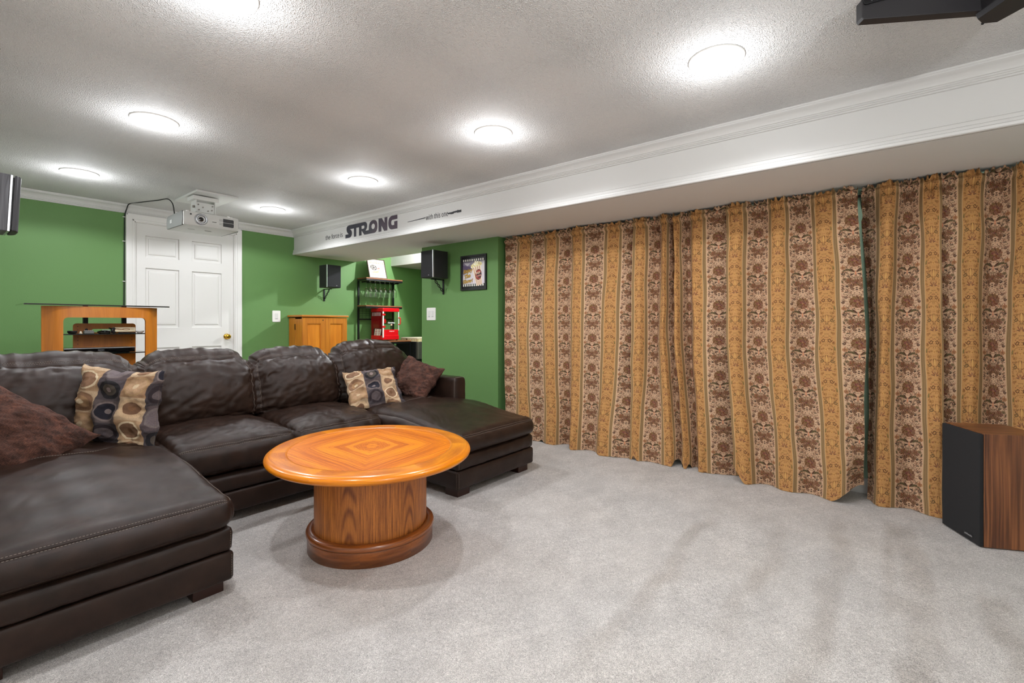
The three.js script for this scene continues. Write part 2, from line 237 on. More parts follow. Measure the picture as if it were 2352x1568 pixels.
// ---------------------------------------------------------------- materials
const M = {
  carpet: std({ map: rep(carpetTex, 0.62), bumpMap: rep(carpetBump, 0.62), bumpScale: 0.005, roughness: 1, vertexColors: true }),
  ceiling: std({ map: rep(ceilTex, 0.5), bumpMap: rep(ceilBump, 0.5), bumpScale: 0.011, roughness: 0.7 }),
  green: std({ color: 0x5f874b, bumpMap: rep(peelBump, 0.35), bumpScale: 0.0012, roughness: 0.62 }),
  mint: std({ color: 0xa9cdb4, roughness: 0.7 }),
  paleWall: std({ color: 0xd9d7d0, roughness: 0.8 }),
  soffitUnder: std({ color: 0xe4e3e0, bumpMap: rep(peelBump, 0.35), bumpScale: 0.0012, roughness: 0.8 }),
  trim: phys({ color: 0xd2d1ce, roughness: 0.38 }),
  door: phys({ color: 0xe2e0dc, roughness: 0.42 }),
  leather: phys({ map: rep(leatherTex, 0.5), roughness: 0.28, bumpMap: rep(leatherBump, 0.16), bumpScale: 0.0005, specularIntensity: 0.46 }),
  thread: std({ color: 0x9a8d82, roughness: 0.8 }),
  footWood: phys({ color: 0x34190f, roughness: 0.4 }),
  veneer: phys({ map: veneerTex, roughness: 0.42, specularIntensity: 0.5, clearcoat: 0.08, clearcoatRoughness: 0.2 }),
  oakRing: phys({ map: rep(oakRingTex, 0.5, 0.5), roughness: 0.3, specularIntensity: 0.7, clearcoat: 0.35, clearcoatRoughness: 0.15 }),
  drum: phys({ map: drumTex, roughness: 0.5, clearcoat: 0.15, clearcoatRoughness: 0.4 }),
  oakDark: phys({ map: rep(oakDarkTex, 0.4, 0.4), roughness: 0.32, clearcoat: 0.6, clearcoatRoughness: 0.18 }),
  cherry: phys({ map: rep(cherryTex, 0.5, 0.7), roughness: 0.4, clearcoat: 0.25, clearcoatRoughness: 0.3 }),
  cabinet: phys({ map: rep(cabinetTex, 0.4, 0.6), roughness: 0.45, clearcoat: 0.2, clearcoatRoughness: 0.3 }),
  walnut: phys({ map: rep(walnutTex, 0.3, 0.8), roughness: 0.4, clearcoat: 0.2, clearcoatRoughness: 0.3 }),
  plank: std({ map: rep(plankTex, 0.3, 0.5), roughness: 0.6 }),
  greyWood: std({ map: rep(greyWoodTex, 0.12, 0.5), roughness: 0.55 }),
  curtain: std({ map: rep(curtainTex, 1, 0.247), bumpMap: rep(fabricBump, 0.1, 0.08), bumpScale: 0.0008, roughness: 0.95, side: THREE.DoubleSide }),
  liner: std({ color: 0x4c4440, roughness: 1 }),
  black: std({ color: 0x121214, roughness: 0.45 }),
  blackMatte: std({ color: 0x16161a, roughness: 0.8 }),
  blackWood: std({ color: 0x1b191c, roughness: 0.5 }),
  blackMetal: std({ color: 0x18181a, roughness: 0.42, metalness: 0.5 }),
  grille: std({ map: rep(clothTex, 0.05), roughness: 0.95, bumpMap: rep(fabricBump, 0.02), bumpScale: 0.0004 }),
  silver: std({ color: 0xc9cbcf, roughness: 0.3, metalness: 0.85 }),
  steel: std({ color: 0x8d8880, roughness: 0.35, metalness: 0.8 }),
  brass: std({ color: 0xd2a33e, roughness: 0.16, metalness: 1 }),
  whitePlastic: phys({ color: 0xeceae6, roughness: 0.35 }),
  greyPlastic: phys({ color: 0x6a6b68, roughness: 0.5 }),
  palePlastic: phys({ color: 0xdadad6, roughness: 0.4 }),
  glass: phys({ color: 0xffffff, roughness: 0.02, transmission: 1, thickness: 0, ior: 1.5 }),
  smoked: phys({ color: 0x16201c, roughness: 0.05, transmission: 0.55, thickness: 0 }),
  blackGlass: phys({ color: 0x050606, roughness: 0.06, clearcoat: 1, clearcoatRoughness: 0.02 }),
  red: phys({ color: 0xd4101a, roughness: 0.22, clearcoat: 0.6, clearcoatRoughness: 0.08 }),
  darkRed: phys({ color: 0x7a0a12, roughness: 0.25, clearcoat: 0.5, clearcoatRoughness: 0.1 }),
  redGlass: phys({ color: 0xb01820, roughness: 0.06, transmission: 0.6, thickness: 0 }),
  paper: std({ color: 0xe8dcc2, roughness: 0.9 }),
  vinyl: std({ color: 0x26262a, roughness: 0.55 }),
  cable: std({ color: 0x101012, roughness: 0.5 }),
  chenille: std({ map: rep(chenilleTex, 1), bumpMap: rep(fabricBump, 0.12), bumpScale: 0.002, roughness: 1 }),
  lens: std({ color: 0xffffff, emissive: new THREE.Color(1, 0.98, 0.96), emissiveIntensity: GLOW, roughness: 0.5 }),
  baffle: std({ color: 0xe4e3df, roughness: 0.5 }),
};

// ---------------------------------------------------------------- the room
const CEIL = 2.175, SOF = 1.888, ZB = -5.683, XF = 2.907, XC = 3.51;
{ // floor: carpet with the brushed patches and the tracks that a vacuum cleaner leaves in the pile
  const nx = 200, nz = 230, x0 = -0.35, x1 = 6.1, z0 = -5.8, z1 = 1.45, g = new THREE.PlaneGeometry(x1 - x0, z1 - z0, nx, nz); g.rotateX(-Math.PI / 2); g.translate((x0 + x1) / 2, 0, (z0 + z1) / 2);
  const p = g.attributes.position, col = new Float32Array(p.count * 3), uv = g.attributes.uv;
  const tracks = [[-0.185, 0.035, 1.4, 3.0], [0.085, 0.04, 1.5, 3.1], [0.02, 0.022, 2.3, 3.15], [-0.43, 0.03, 1.9, 2.7], [0.33, 0.04, 1.4, 2.5], [-0.75, 0.03, 1.5, 2.6]];
  for (let i = 0; i < p.count; i++) {
    const x = p.getX(i), z = p.getZ(i); uv.setXY(i, x, z);
    let k = 0.92 + 0.1 * fbm(x * 2.1, z * 3.6, 1, 4) + 0.07 * noise(x * 6, z * 10, 4), w = 0;
    for (const [zc, hw, a, b] of tracks) { const c = zc + 0.03 * noise(x * 2, zc * 9, 2) + 0.05 * (x - 2.4) * (zc > 0.2 ? 1 : 0); w = Math.max(w, smooth(hw * 1.5, hw * 0.7, Math.abs(z - c)) * smooth(a - 0.3, a, x) * smooth(b + 0.15, b, x) * (0.75 + 0.4 * noise(x * 5, z * 2, 8))); }
    k *= 1 - 0.2 * w; const warm = clamp(0.5 + 0.5 * noise(x * 1.3, z * 1.6, 12)) * 0.03 + 0.04 * w;
    col.set([k * (1 + warm * 0.3), k * (1 - warm * 0.3), k * (1 - warm)], i * 3);
  }
  g.setAttribute('color', new THREE.BufferAttribute(col, 3));
  const f = struct('floor', g, M.carpet);
  struct('subfloor', bx(x0, -0.14, z0, x1, -0.02, z1, 0), M.paleWall, f);
}
struct('ceiling', bx(-0.35, CEIL, -5.8, 6.1, CEIL + 0.1, 1.45, 0), M.ceiling);
{ // door wall with its opening
  const g = structGroup('wall_back');
  struct('wall_panel', bx(-0.35, 0, ZB - 0.12, 1.335, CEIL, ZB, 0), M.green, g);
  struct('wall_panel', bx(2.241, 0, ZB - 0.12, 6.1, CEIL, ZB, 0), M.green, g);
  struct('wall_panel', bx(1.335, 2.04, ZB - 0.12, 2.241, CEIL, ZB, 0), M.green, g);
  struct('wall_panel', bx(1.2, 0, ZB - 0.2, 2.4, CEIL, ZB - 0.125, 0), M.paleWall, g);
}
struct('unseen_wall_left', bx(-0.35, 0, -5.8, -0.25, CEIL, 1.45, 0), M.paleWall);  // out of view, kept pale to bounce more light into the room
struct('unseen_wall_front', bx(-0.35, 0, 1.35, 3.9, CEIL, 1.45, 0), M.paleWall);  // unseen wall behind the camera, pale so that it reflects light back
struct('wall_right', bx(3.68, 0, -2.944, 3.8, CEIL, 1.45, 0), M.mint);
struct('wall_stub', bx(XC, 0, -4.042, 3.8, SOF + 0.02, -2.944, 0), M.green);
struct('wall_alcove', bx(3.8, 0, -4.042, 6.1, CEIL, -3.92, 0), M.green);
struct('wall_end', bx(6.0, 0, -5.8, 6.1, CEIL, -3.92, 0), M.green);
{ // boxed-in beam along the curtain wall
  const g = structGroup('soffit');
  struct('soffit_face', bx(XF, SOF + 0.004, ZB, XF + 0.02, CEIL, 1.4, 0), M.trim, g);
  struct('soffit_body', bx(XF + 0.02, SOF + 0.002, ZB, 3.757, CEIL, 1.4, 0), M.soffitUnder, g);
}
struct('alcove_soffit', bx(4.35, 1.89, ZB, 6.0, CEIL, -4.05, 0), M.trim);
const crown = [[0, 0], [0.074, 0], [0.074, -0.007], [0.069, -0.011], [0.069, -0.015], [0.062, -0.019], [0.053, -0.023], [0.044, -0.03], [0.037, -0.038], [0.031, -0.047], [0.03, -0.05], [0.024, -0.052], [0.024, -0.057], [0.017, -0.06], [0.017, -0.064], [0.01, -0.067], [0.01, -0.073], [0, -0.075]];
struct('trim_1', sweep(crown, [-0.25, CEIL, ZB], [XF + 0.01, CEIL, ZB], [0, 0, 1]), M.trim);
struct('trim_2', sweep(crown, [XF, CEIL, ZB], [XF, CEIL, 1.35], [-1, 0, 0]), M.trim);
struct('trim_3', sweep(crown, [-0.25, CEIL, ZB], [-0.25, CEIL, 1.35], [1, 0, 0]), M.trim);
const lower = [[0, 0], [0.013, 0], [0.018, 0.004], [0.02, 0.012], [0.02, 0.016], [0.015, 0.02], [0.015, 0.032], [0.011, 0.036], [0.011, 0.052], [0.006, 0.057], [0.006, 0.064], [0, 0.066]];
struct('trim_4', sweep(lower, [XF, SOF, ZB], [XF, SOF, 1.35], [-1, 0, 0]), M.trim);
const skirting = [[0, 0], [0.014, 0], [0.014, 0.075], [0.01, 0.085], [0.006, 0.09], [0, 0.092]];
struct('baseboard_back', sweep(skirting, [-0.25, 0, ZB], [1.27, 0, ZB], [0, 0, 1]), M.trim);
struct('baseboard_alcove', sweep(skirting, [2.322, 0, ZB], [6.0, 0, ZB], [0, 0, 1]), M.trim);
struct('baseboard_right', sweep(skirting, [3.68, 0, -2.944], [3.68, 0, 1.35], [-1, 0, 0]), M.trim);
struct('baseboard_stub', sweep(skirting, [XC, 0, -4.042], [XC, 0, -2.944], [-1, 0, 0]), M.trim);
struct('baseboard_left', sweep(skirting, [-0.25, 0, ZB], [-0.25, 0, 1.35], [1, 0, 0]), M.trim);
{ // six-panel door in its casing
  const d = structGroup('door_1'), zf = ZB - 0.018, s = new THREE.Shape(), cols = [[1.43, 1.718], [1.826, 2.112]], rows = [[0.23, 0.815], [1.012, 1.6], [1.702, 1.915]];
  s.copy(rectShape(1.352, 0.008, 2.224, 2.026));
  for (const [a, b] of cols) for (const [e, f] of rows) s.holes.push(rectShape(a, e, b, f));
  struct('door_slab', turn(extr(s, 0.028, 0.004), 0, 0, 0, zf - 0.032), M.door, d);
  for (const [a, b] of cols) for (const [e, f] of rows) struct('door_panel', [turn(new THREE.PlaneGeometry(b - a, f - e), 0, (a + b) / 2, (e + f) / 2, zf - 0.014), turn(extr(rectShape(a + 0.05, e + 0.05, b - 0.05, f - 0.05), 0.004, 0.022, { bevelThickness: 0.008, bevelSegments: 3 }), 0, 0, 0, zf - 0.016)], M.door, d);
  struct('door_knob', turn(lathe([[0, 0], [0.031, 0], [0.031, 0.004], [0.026, 0.009], [0.013, 0.012], [0.011, 0.026], [0.015, 0.032], [0.024, 0.038], [0.027, 0.047], [0.025, 0.056], [0.016, 0.062], [0, 0.063]], 32), 0, 2.159, 0.912, zf, Math.PI / 2), M.brass, d);
  struct('door_jamb', [bx(1.335, 0, ZB - 0.12, 1.35, 2.04, ZB + 0.004, 0.001), bx(2.226, 0, ZB - 0.12, 2.241, 2.04, ZB + 0.004, 0.001), bx(1.335, 2.028, ZB - 0.12, 2.241, 2.042, ZB + 0.004, 0.001)], M.door, d);
  const cs = [[0, 0], [0.012, 0], [0.014, 0.006], [0.014, 0.016], [0.018, 0.022], [0.02, 0.05], [0.022, 0.056], [0.022, 0.064], [0.019, 0.068], [0, 0.068]];
  struct('door_casing', sweep(cs, [1.34, 0, ZB], [1.34, 2.1, ZB], [0, 0, 1], [-1, 0, 0]), M.door, d);
  struct('door_casing', sweep(cs, [2.236, 0, ZB], [2.236, 2.1, ZB], [0, 0, 1], [1, 0, 0]), M.door, d);
  struct('door_casing', sweep(cs, [1.275, 2.034, ZB], [2.3, 2.034, ZB], [0, 0, 1]), M.door, d);
}

// ---------------------------------------------------------------- recessed ceiling lights
function canLight(x, z, label, gain = 1) {
  const t = thing('recessed_light', label, 'ceiling light', [x, CEIL, z], 'recessed ceiling lights');
  obj('trim_ring', lathe([[0.068, 0.0], [0.069, -0.0055], [0.074, -0.007], [0.09, -0.0075], [0.104, -0.0075], [0.111, -0.005], [0.112, 0.0]], 48), M.baffle, t);
  obj('lens', lathe([[0, -0.0085], [0.03, -0.0082], [0.055, -0.0075], [0.071, -0.0066]], 40), M.lens, t);
  const light = (I, angle, pen, dy) => { const s = new THREE.SpotLight(WARM, I, 0, angle, pen, 2); s.name = 'lamp_light'; s.position.set(0, dy, 0); s.target.name = 'lamp_target'; s.target.position.set(0, -1, 0); s.castShadow = true; s.shadow.radius = 2; s.shadow.mapSize.set(1024, 1024); t.add(s); t.add(s.target); };
  light(LAMP * gain, 1.38, 0.13, -0.022);
  const p = new THREE.PointLight(WARM, LAMP_FILL, 0, 2); p.name = 'lamp_light'; p.position.set(0, -0.14, 0); p.castShadow = true; p.shadow.radius = 2; t.add(p);  // added fill light hanging below the lens, brightens the ceiling around it
  return t;
}
canLight(0.842, -3.189, 'recessed light on the left of the ceiling, the nearest one left of the projector');
canLight(0.785, -4.72, 'recessed light near the door wall above the green wall, leftmost in view');
canLight(2.138, -1.83, 'recessed light above the round table, second nearest in the row along the beam');
canLight(2.131, -0.575, 'largest recessed light, near the black hanging speaker');
canLight(2.207, -3.233, 'recessed light third along the beam, right of the projector at mid-ceiling');
canLight(2.212, -4.738, 'smallest recessed light, just right of the projector by the door wall');
canLight(0.66, -1.78, 'recessed light at the top edge of the picture, left half of the ceiling');
canLight(0.8, -0.45, 'recessed light overhead near the camera, out of the picture');
{ // unseen torchere behind the camera, placed to light the ceiling on this side
  const t = thing('unseen_floor_lamp', 'unseen uplighter floor lamp behind the camera, placed to light the ceiling', 'floor lamp', [0.15, 0, 0.95]);
  obj('base', lathe([[0, 0], [0.14, 0], [0.14, 0.012], [0.03, 0.025], [0.012, 0.03]], 40), M.palePlastic, t); obj('pole', cyl(0.011, 0.011, 1.5, 0, 0.78, 0, 20), M.palePlastic, t);
  obj('lamp_shade', lathe([[0.012, 1.52], [0.05, 1.53], [0.1, 1.56], [0.135, 1.61], [0.137, 1.61], [0.101, 1.555], [0.05, 1.524], [0.012, 1.514]], 40), M.palePlastic, t); obj('bulb', new THREE.SphereGeometry(0.035, 24, 16).translate(0, 1.595, 0), M.lens, t);
  const p = new THREE.PointLight(WARM, UPLIGHT, 0, 2); p.name = 'lamp_light'; p.position.set(0, 1.595, 0); p.castShadow = true; p.shadow.radius = 2; t.add(p);
}
{ // dome light on the alcove ceiling, hidden from here by the beam: it throws the crisp shadows on the wall around the bar rack
  const t = thing('dome_light', 'small round dome light on the alcove ceiling, hidden by the beam', 'ceiling light', [4.27, CEIL, -4.5]);
  obj('lamp_base', cyl(0.06, 0.064, 0.02, 0, -0.01, 0, 32), M.baffle, t); obj('lamp_dome', lathe([[0, -0.085], [0.025, -0.08], [0.045, -0.066], [0.055, -0.045], [0.056, -0.021], [0.0, -0.021]], 32), M.lens, t);
  const p = new THREE.PointLight(WARM, ALCOVE, 0, 2); p.name = 'lamp_light'; p.position.set(0, -0.058, 0); p.castShadow = true; p.shadow.radius = 0.8; t.add(p);
}

// ---------------------------------------------------------------- curtains
const EDGE = { A: 'left', B: 'second' };
function curtain(label, top, mid, bot, { u0 = -0.4, u1 = 0.4, first = 0, xT = 3.565, xM = 3.515, xB = 3.44, hem = () => 0, push = () => 0, seed = 1, tuck = [0, 0] } = {}) {
  // top / mid / bot: edge, ridge centres of the gold stripes..., edge (z in metres); fabric repeats once per ridge
  const n = mid.length, nodes = [];
  for (let i = 0; i < n; i++) {
    const u = i === 0 ? first + u0 : i === n - 1 ? first + (n - 3) + u1 : first + i - 1;
    nodes.push({ z: [top[i], mid[i], bot[i]], u, valley: 0, tuck: i === 0 ? tuck[0] : i === n - 1 ? tuck[1] : 0 });
    if (i > 0 && i < n - 2) nodes.push({ z: [0, 1, 2].map((k) => ([top, mid, bot][k][i] + [top, mid, bot][k][i + 1]) / 2), u: u + 0.5, valley: 1 });
  }
  for (let i = 0; i < nodes.length; i++) if (nodes[i].valley) nodes[i].depth = [0, 1, 2].map((k) => { const g = Math.abs(nodes[i + 1].z[k] - nodes[i - 1].z[k]); return clamp(0.5 * Math.sqrt(Math.max(0, 0.285 * 0.285 - g * g)), 0.01, 0.095); });
  const per = 26, cols = (nodes.length - 1) * per + 1, ys = []; for (let y = 0; y <= 1.8; y += 0.018) ys.push(y); for (const y of [1.806, 1.812, 1.82, 1.828, 1.836, 1.844, 1.852, 1.858, 1.866, 1.874, 1.88, 1.885]) ys.push(y);
  const pos = [], uv = [], idx = [];
  for (const y of ys) {
    const w = y < 1.0 ? [0, lerp(0, 1, smooth(0, 1.0, y)), 1 - smooth(0, 1.0, y)] : [smooth(1.0, 1.85, y), 1 - smooth(1.0, 1.85, y), 0];
    const head = smooth(1.76, 1.85, y);
    for (let c = 0; c < cols; c++) {
      const i = Math.min(nodes.length - 2, Math.floor(c / per)), s = c / per - i, a = nodes[i], b = nodes[i + 1];
      const A = a.z[0] * w[0] + a.z[1] * w[1] + a.z[2] * w[2], B = b.z[0] * w[0] + b.z[1] * w[1] + b.z[2] * w[2];
      let z = lerp(A, B, s); const dep = (q) => q.valley ? q.depth[0] * w[0] + q.depth[1] * w[1] + q.depth[2] * w[2] : q.tuck || 0;
      const u = lerp(a.u, b.u, s), e = 0.5 - 0.5 * Math.cos(Math.PI * s);
      let x = (y < 1.0 ? lerp(xB, xM, smooth(-0.25, 1.0, y)) : lerp(xM, xT, smooth(1.0, 1.85, y))) + lerp(dep(a), dep(b), e) * (1 - 0.55 * head);
      x += 0.012 * fbm(u * 2.3 + seed, y * 0.7, seed, 2) + 0.02 * noise(u * 0.9, y * 0.5, seed + 9) + push(u, y);
      z += 0.006 * noise(u * 1.7, y * 2.2, seed + 3);
      // gathered heading on the rod: pinched line, pocket round the rod, ruffle above
      const rip = Math.sin(u * 46 + seed) * 0.6 + Math.sin(u * 79 + 2 * seed) * 0.4, g = smooth(1.72, 1.8, y);
      x += g * 0.011 * rip - 0.02 * (1 + 0.5 * rip) * Math.exp(-(((y - 1.838) / 0.014) ** 2)) + 0.012 * Math.exp(-(((y - 1.812) / 0.006) ** 2)) + 0.01 * Math.exp(-(((y - 1.86) / 0.005) ** 2)) + (y > 1.858 ? 0.012 * Math.sin(u * 61 + seed) * smooth(1.858, 1.885, y) : 0);
      let yy = y; if (y > 1.858) yy = 1.858 + (y - 1.858) * (0.75 + 0.75 * noise(u * 11, seed, 4));
      if (y < 0.4) yy = y + hem(u) * (1 - smooth(0, 0.4, y));
      pos.push(x, Math.max(0.002, yy), z); uv.push(u, y);
    }
  }
  for (let r = 0; r < ys.length - 1; r++) for (let c = 0; c < cols - 1; c++) { const k = r * cols + c; idx.push(k, k + cols, k + 1, k + 1, k + cols, k + cols + 1); }
  const g = new THREE.BufferGeometry(); g.setAttribute('position', new THREE.Float32BufferAttribute(pos, 3)); g.setAttribute('uv', new THREE.Float32BufferAttribute(uv, 2)); g.setIndex(idx); g.computeVertexNormals();
  return tag(obj('curtain', g, M.curtain), label, 'curtain', 'tapestry curtains on the rod under the beam');
}
curtain('striped tapestry curtain panel nearest the green wall, hanging almost flat', [-2.901, -2.67, -2.36, -2.097, -1.763, -1.55], [-2.876, -2.643, -2.354, -2.092, -1.775, -1.54], [-2.819, -2.6, -2.298, -2.079, -1.796, -1.53], { u0: -0.62, u1: 0.75, tuck: [0, 0.07], xB: 3.46, seed: 1, push: (u, y) => -0.05 * Math.exp(-(((u - 2.0) / 0.22) ** 2)) * smooth(0.5, 0, y) - 0.04 * smooth(2.7, 3.0, u) * smooth(0.6, 0, y), hem: (u) => 0.03 * Math.max(0, noise(u * 2, 3, 5)) });
curtain('striped tapestry curtain panel gathered into tight folds', [-1.592, -1.525, -1.331, -1.258, -1.121, -0.82], [-1.584, -1.519, -1.33, -1.231, -1.093, -0.81], [-1.574, -1.541, -1.258, -1.154, -1.045, -0.78], { u0: -0.25, u1: 0.9, tuck: [0, 0.06], xB: 3.46, seed: 2, hem: (u) => 0.05 * Math.max(0, noise(u * 2.2, 1, 6)) });
curtain('wide tapestry curtain panel bulging onto the carpet at its lower corner', [-0.886, -0.824, -0.577, -0.324, -0.144], [-0.873, -0.817, -0.557, -0.294, -0.105], [-0.8, -0.742, -0.504, -0.247, -0.109], { u0: -0.22, u1: 0.6, xT: 3.55, xM: 3.475, xB: 3.375, seed: 3, hem: (u) => 0.13 * smooth(0.05, -0.3, u) + 0.1 * smooth(1.9, 2.5, u), push: (u, y) => 0.1 * smooth(2.2, 2.6, u) * smooth(0.3, 0, y) });
curtain('narrow tapestry curtain panel right of the dark gap, behind the floor speaker', [-0.13, 0.0, 0.187, 0.23], [-0.095, -0.024, 0.198, 0.235], [-0.1, -0.033, 0.217, 0.234], { u0: -0.55, u1: 0.22, tuck: [0.13, 0], xT: 3.55, xM: 3.485, xB: 3.44, seed: 4 });
curtain('tapestry curtain panel at the right edge, above the floor speaker', [0.2, 0.363, 0.557, 0.675], [0.2, 0.352, 0.54, 0.669], [0.2, 0.348, 0.532, 0.656], { u0: -0.65, u1: 0.5, xT: 3.57, xM: 3.55, xB: 3.52, seed: 5 });
{ const t = thing('curtain_rod', 'thin dark curtain rod running through the curtain headings', 'curtain rod'); obj('rod', rod([3.632, 1.835, -2.93], [3.632, 1.835, 1.2], 0.008, 12), M.blackMetal, t); for (const z of [-2.9, -0.86, 1.1]) obj('bracket', bx(3.628, 1.828, z - 0.008, 3.685, 1.842, z + 0.008, 0.001), M.blackMetal, t); }

// ---------------------------------------------------------------- sofa
// a soft box: rounded edges, crowned faces, creases; returns the surface function and the mesh geometry
function softBox(cx, cy, cz, w, h, d, { r = 0.04, crown = 0, puff = 0, back = 0, warp = null, wr = 0, wrF = null, cell = 0.018, seed = 1, pw = 0.7 } = {}) {
  const H = [w / 2, h / 2, d / 2], rr = Math.min(r, ...H.map((v) => v * 0.98));
  const f = (a, b, c) => {
    const P = [a * H[0], b * H[1], c * H[2]], q = P.map((v, i) => clamp(v, -(H[i] - rr), H[i] - rr)), D = P.map((v, i) => v - q[i]), l = Math.hypot(...D) || 1, n = D.map((v) => v / l), o = q.map((v, i) => v + n[i] * rr);
    const A = 1 - a * a, B = 1 - b * b, C = 1 - c * c, e = (v) => Math.pow(Math.max(0, v), pw);
    o[1] += crown * e(A) * e(C) * (b > 0 ? b : 0.25 * b); o[0] += puff * a * e(B) * e(C); o[2] += (c > 0 ? puff : back || puff) * c * e(B) * e(A);
    if (wr) { const k = wr * (wrF ? wrF(a, b, c) : fbm(o[0] * 9, o[1] * 9, o[2] * 9 + seed * 3, 3)); o[0] += n[0] * k; o[1] += n[1] * k; o[2] += n[2] * k; }
    const v = new THREE.Vector3(o[0] + cx, o[1] + cy, o[2] + cz); if (warp) warp(v, a, b, c); return v;
  };
  const seg = (s) => clamp(Math.round(s / cell), 6, 70), g0 = new THREE.BoxGeometry(2, 2, 2, seg(w), seg(h), seg(d)), p = g0.attributes.position;
  // crowd the grid towards the edges so that the rounding is smooth
  const ease = (t) => Math.sign(t) * (1 - Math.pow(1 - Math.abs(t), 1.35));
  for (let i = 0; i < p.count; i++) { const v = f(ease(p.getX(i)), ease(p.getY(i)), ease(p.getZ(i))); p.setXYZ(i, v.x, v.y, v.z); }
  for (const k of ['uv', 'normal']) g0.deleteAttribute(k);
  const g1 = mergeVertices(g0, 1e-5); g1.computeVertexNormals();
  return { f, geo: boxUV(g1) };
}
// dashes of thread lying on a surface path
function stitches(pts, { len = 0.0052, gap = 0.0036, r = 0.00075 } = {}) {
  const cv = new THREE.CatmullRomCurve3(pts), L = cv.getLength(), n = Math.floor(L / (len + gap)), out = []; cv.arcLengthDivisions = 400; cv.updateArcLengths();
  for (let i = 0; i < n; i++) { const a = cv.getPointAt(i / n), b = cv.getPointAt(Math.min(1, (i + len / (len + gap)) / n)); out.push(rod(a.toArray(), b.toArray(), r, 4)); }
  return merge(out);
}
const sew = (g, p) => { obj('stitching', g, M.thread, p).userData.kind = 'stuff'; };
const path = (f, fn, n = 40, lift = 0.0006) => Array.from({ length: n + 1 }, (_, i) => { const q = fn(i / n); const v = f(...q); v.y += lift; return v; });
{
  const t = thing('sectional_sofa', 'dark brown leather U-shaped sectional sofa with two chaises facing the round table', 'sofa');
  const legs = [[0.065, -2.155], [0.66, -2.155], [2.05, -2.145], [2.655, -2.145], [0.065, -3.7], [2.655, -3.7], [0.85, -3.7], [1.9, -3.7]];
  for (const [x, z] of legs) obj('leg', bx(x, 0, z, x + 0.106, 0.062, z + 0.106, 0.003), M.footWood, t).userData.label = 'square dark wooden foot';
  // two chaises and the two-seat middle, each a base, a band above it and a cushion
  const crease = (axis, at, w = 0.016) => (v) => Math.exp(-(((v[axis] - at) / w) ** 2));
  const sec = [[0.03, 0.788, -2.005, 'left'], [2.02, 2.788, -2.005, 'right'], [0.79, 2.018, -2.715, 'mid']];
  for (const [a, b, zf, k] of sec) {
    const w = b - a, cx = (a + b) / 2, zb = -3.76, d = zf - zb, cz = (zf + zb) / 2;
    const bs = softBox(cx, 0.109, cz, w, 0.112, d, { r: 0.014, puff: 0.004, wr: 0.002, cell: 0.03, seed: a });
    const base = obj('base', bs.geo, M.leather, t);
    const sd = []; for (const s of [-1, 1]) for (const o of [0.985, 1]) sd.push(stitches(path(bs.f, (q) => [s * (o === 1 ? 0.975 : 1), lerp(-0.85, 0.85, q), o === 1 ? 1 : 0.985], 8)));
    sew(merge(sd), base);
    const bd = softBox(cx, 0.212, cz, w - 0.002, 0.094, d - 0.004, { r: 0.022, puff: 0.012, wr: 0.004, cell: 0.022, seed: a + 5 });
    const band = obj('base_band', bd.geo, M.leather, t);
    sew(merge([-1, 1].map((s) => stitches(path(bd.f, (q) => [s * 0.97, lerp(-0.8, 0.8, q), 1], 8)))), band);
  }
  for (const [a, b, k] of [[0.03, 0.792, -1], [2.016, 2.792, 1]]) {
    const w = b - a, cx = (a + b) / 2, zf = -1.985, zb = -3.42, seam = -2.84;
    const warp = (v, p, q, s) => {
      if (q > 0) { const up = smooth(-1, 1, q); v.y += up * 0.055 * smooth(-2.05, -2.6, v.z); v.y -= up * 0.014 * Math.exp(-(((v.z - seam) / 0.014) ** 2)); v.y += up * 0.006 * Math.sin(v.x * 30 + 4 * noise(v.x * 3, v.z * 5, 3)) * Math.exp(-(((v.z - seam) / 0.09) ** 2)); }
      if (k > 0 && v.z < -2.69 && v.x > 2.685) v.x = 2.685; if (k < 0 && v.z < -2.69 && v.x < 0.125) v.x = 0.125;
    };
    const wrF = (p, q, s) => { const top = q > 0.5 ? 1 : 0.35, side = smooth(0.55, 1, Math.abs(p)); const x = p * 0.4, z = s * 0.7; return top * (0.55 * fbm(x * 5, z * 4 + a, 2, 2) + 0.5 * (1 - Math.abs(noise(x * 5 + 2 * noise(x * 3, z * 3, 5), z * 5, 7 + a))) + 0.3 * side * noise(z * 18, x * 4, 3)); };
    const cu = softBox(cx, 0.318, (zf + zb) / 2, w, 0.124, zf - zb, { r: 0.055, crown: 0.045, puff: 0.022, warp, wr: 0.006, wrF, cell: 0.013, seed: a });
    const c = obj('chaise_cushion', cu.geo, M.leather, t), st = [];
    const P = (fn, n = 40) => st.push(stitches(path(cu.f, fn, n, 0.0006), {}));
    P((q) => [lerp(-0.96, 0.96, q), 0.93, 1]); P((q) => [lerp(-0.96, 0.96, q), 1, 0.985]); P((q) => [lerp(-0.96, 0.96, q), -0.86, 1]);
    P((q) => [k < 0 ? 1 : -1, 0.93, lerp(0.97, -0.15, q)]); P((q) => [k < 0 ? 1 : -1, -0.86, lerp(0.97, -0.15, q)]);
    const sv = (seam + 0.006 - (zf + zb) / 2) / ((zf - zb) / 2), sv2 = (seam - 0.012 - (zf + zb) / 2) / ((zf - zb) / 2);
    P((q) => [lerp(-0.9, 0.95, q), 1, sv + 0.03 * Math.sin(q * 3.1)]); 
    sew(merge(st), c);
    const wl = path(cu.f, (q) => [lerp(-0.985, 0.985, q), 1, 1], 50, 0).map((v) => v.toArray());
    obj('welt', tube(wl, 0.0028, 90, 6), M.leather, c);
  }
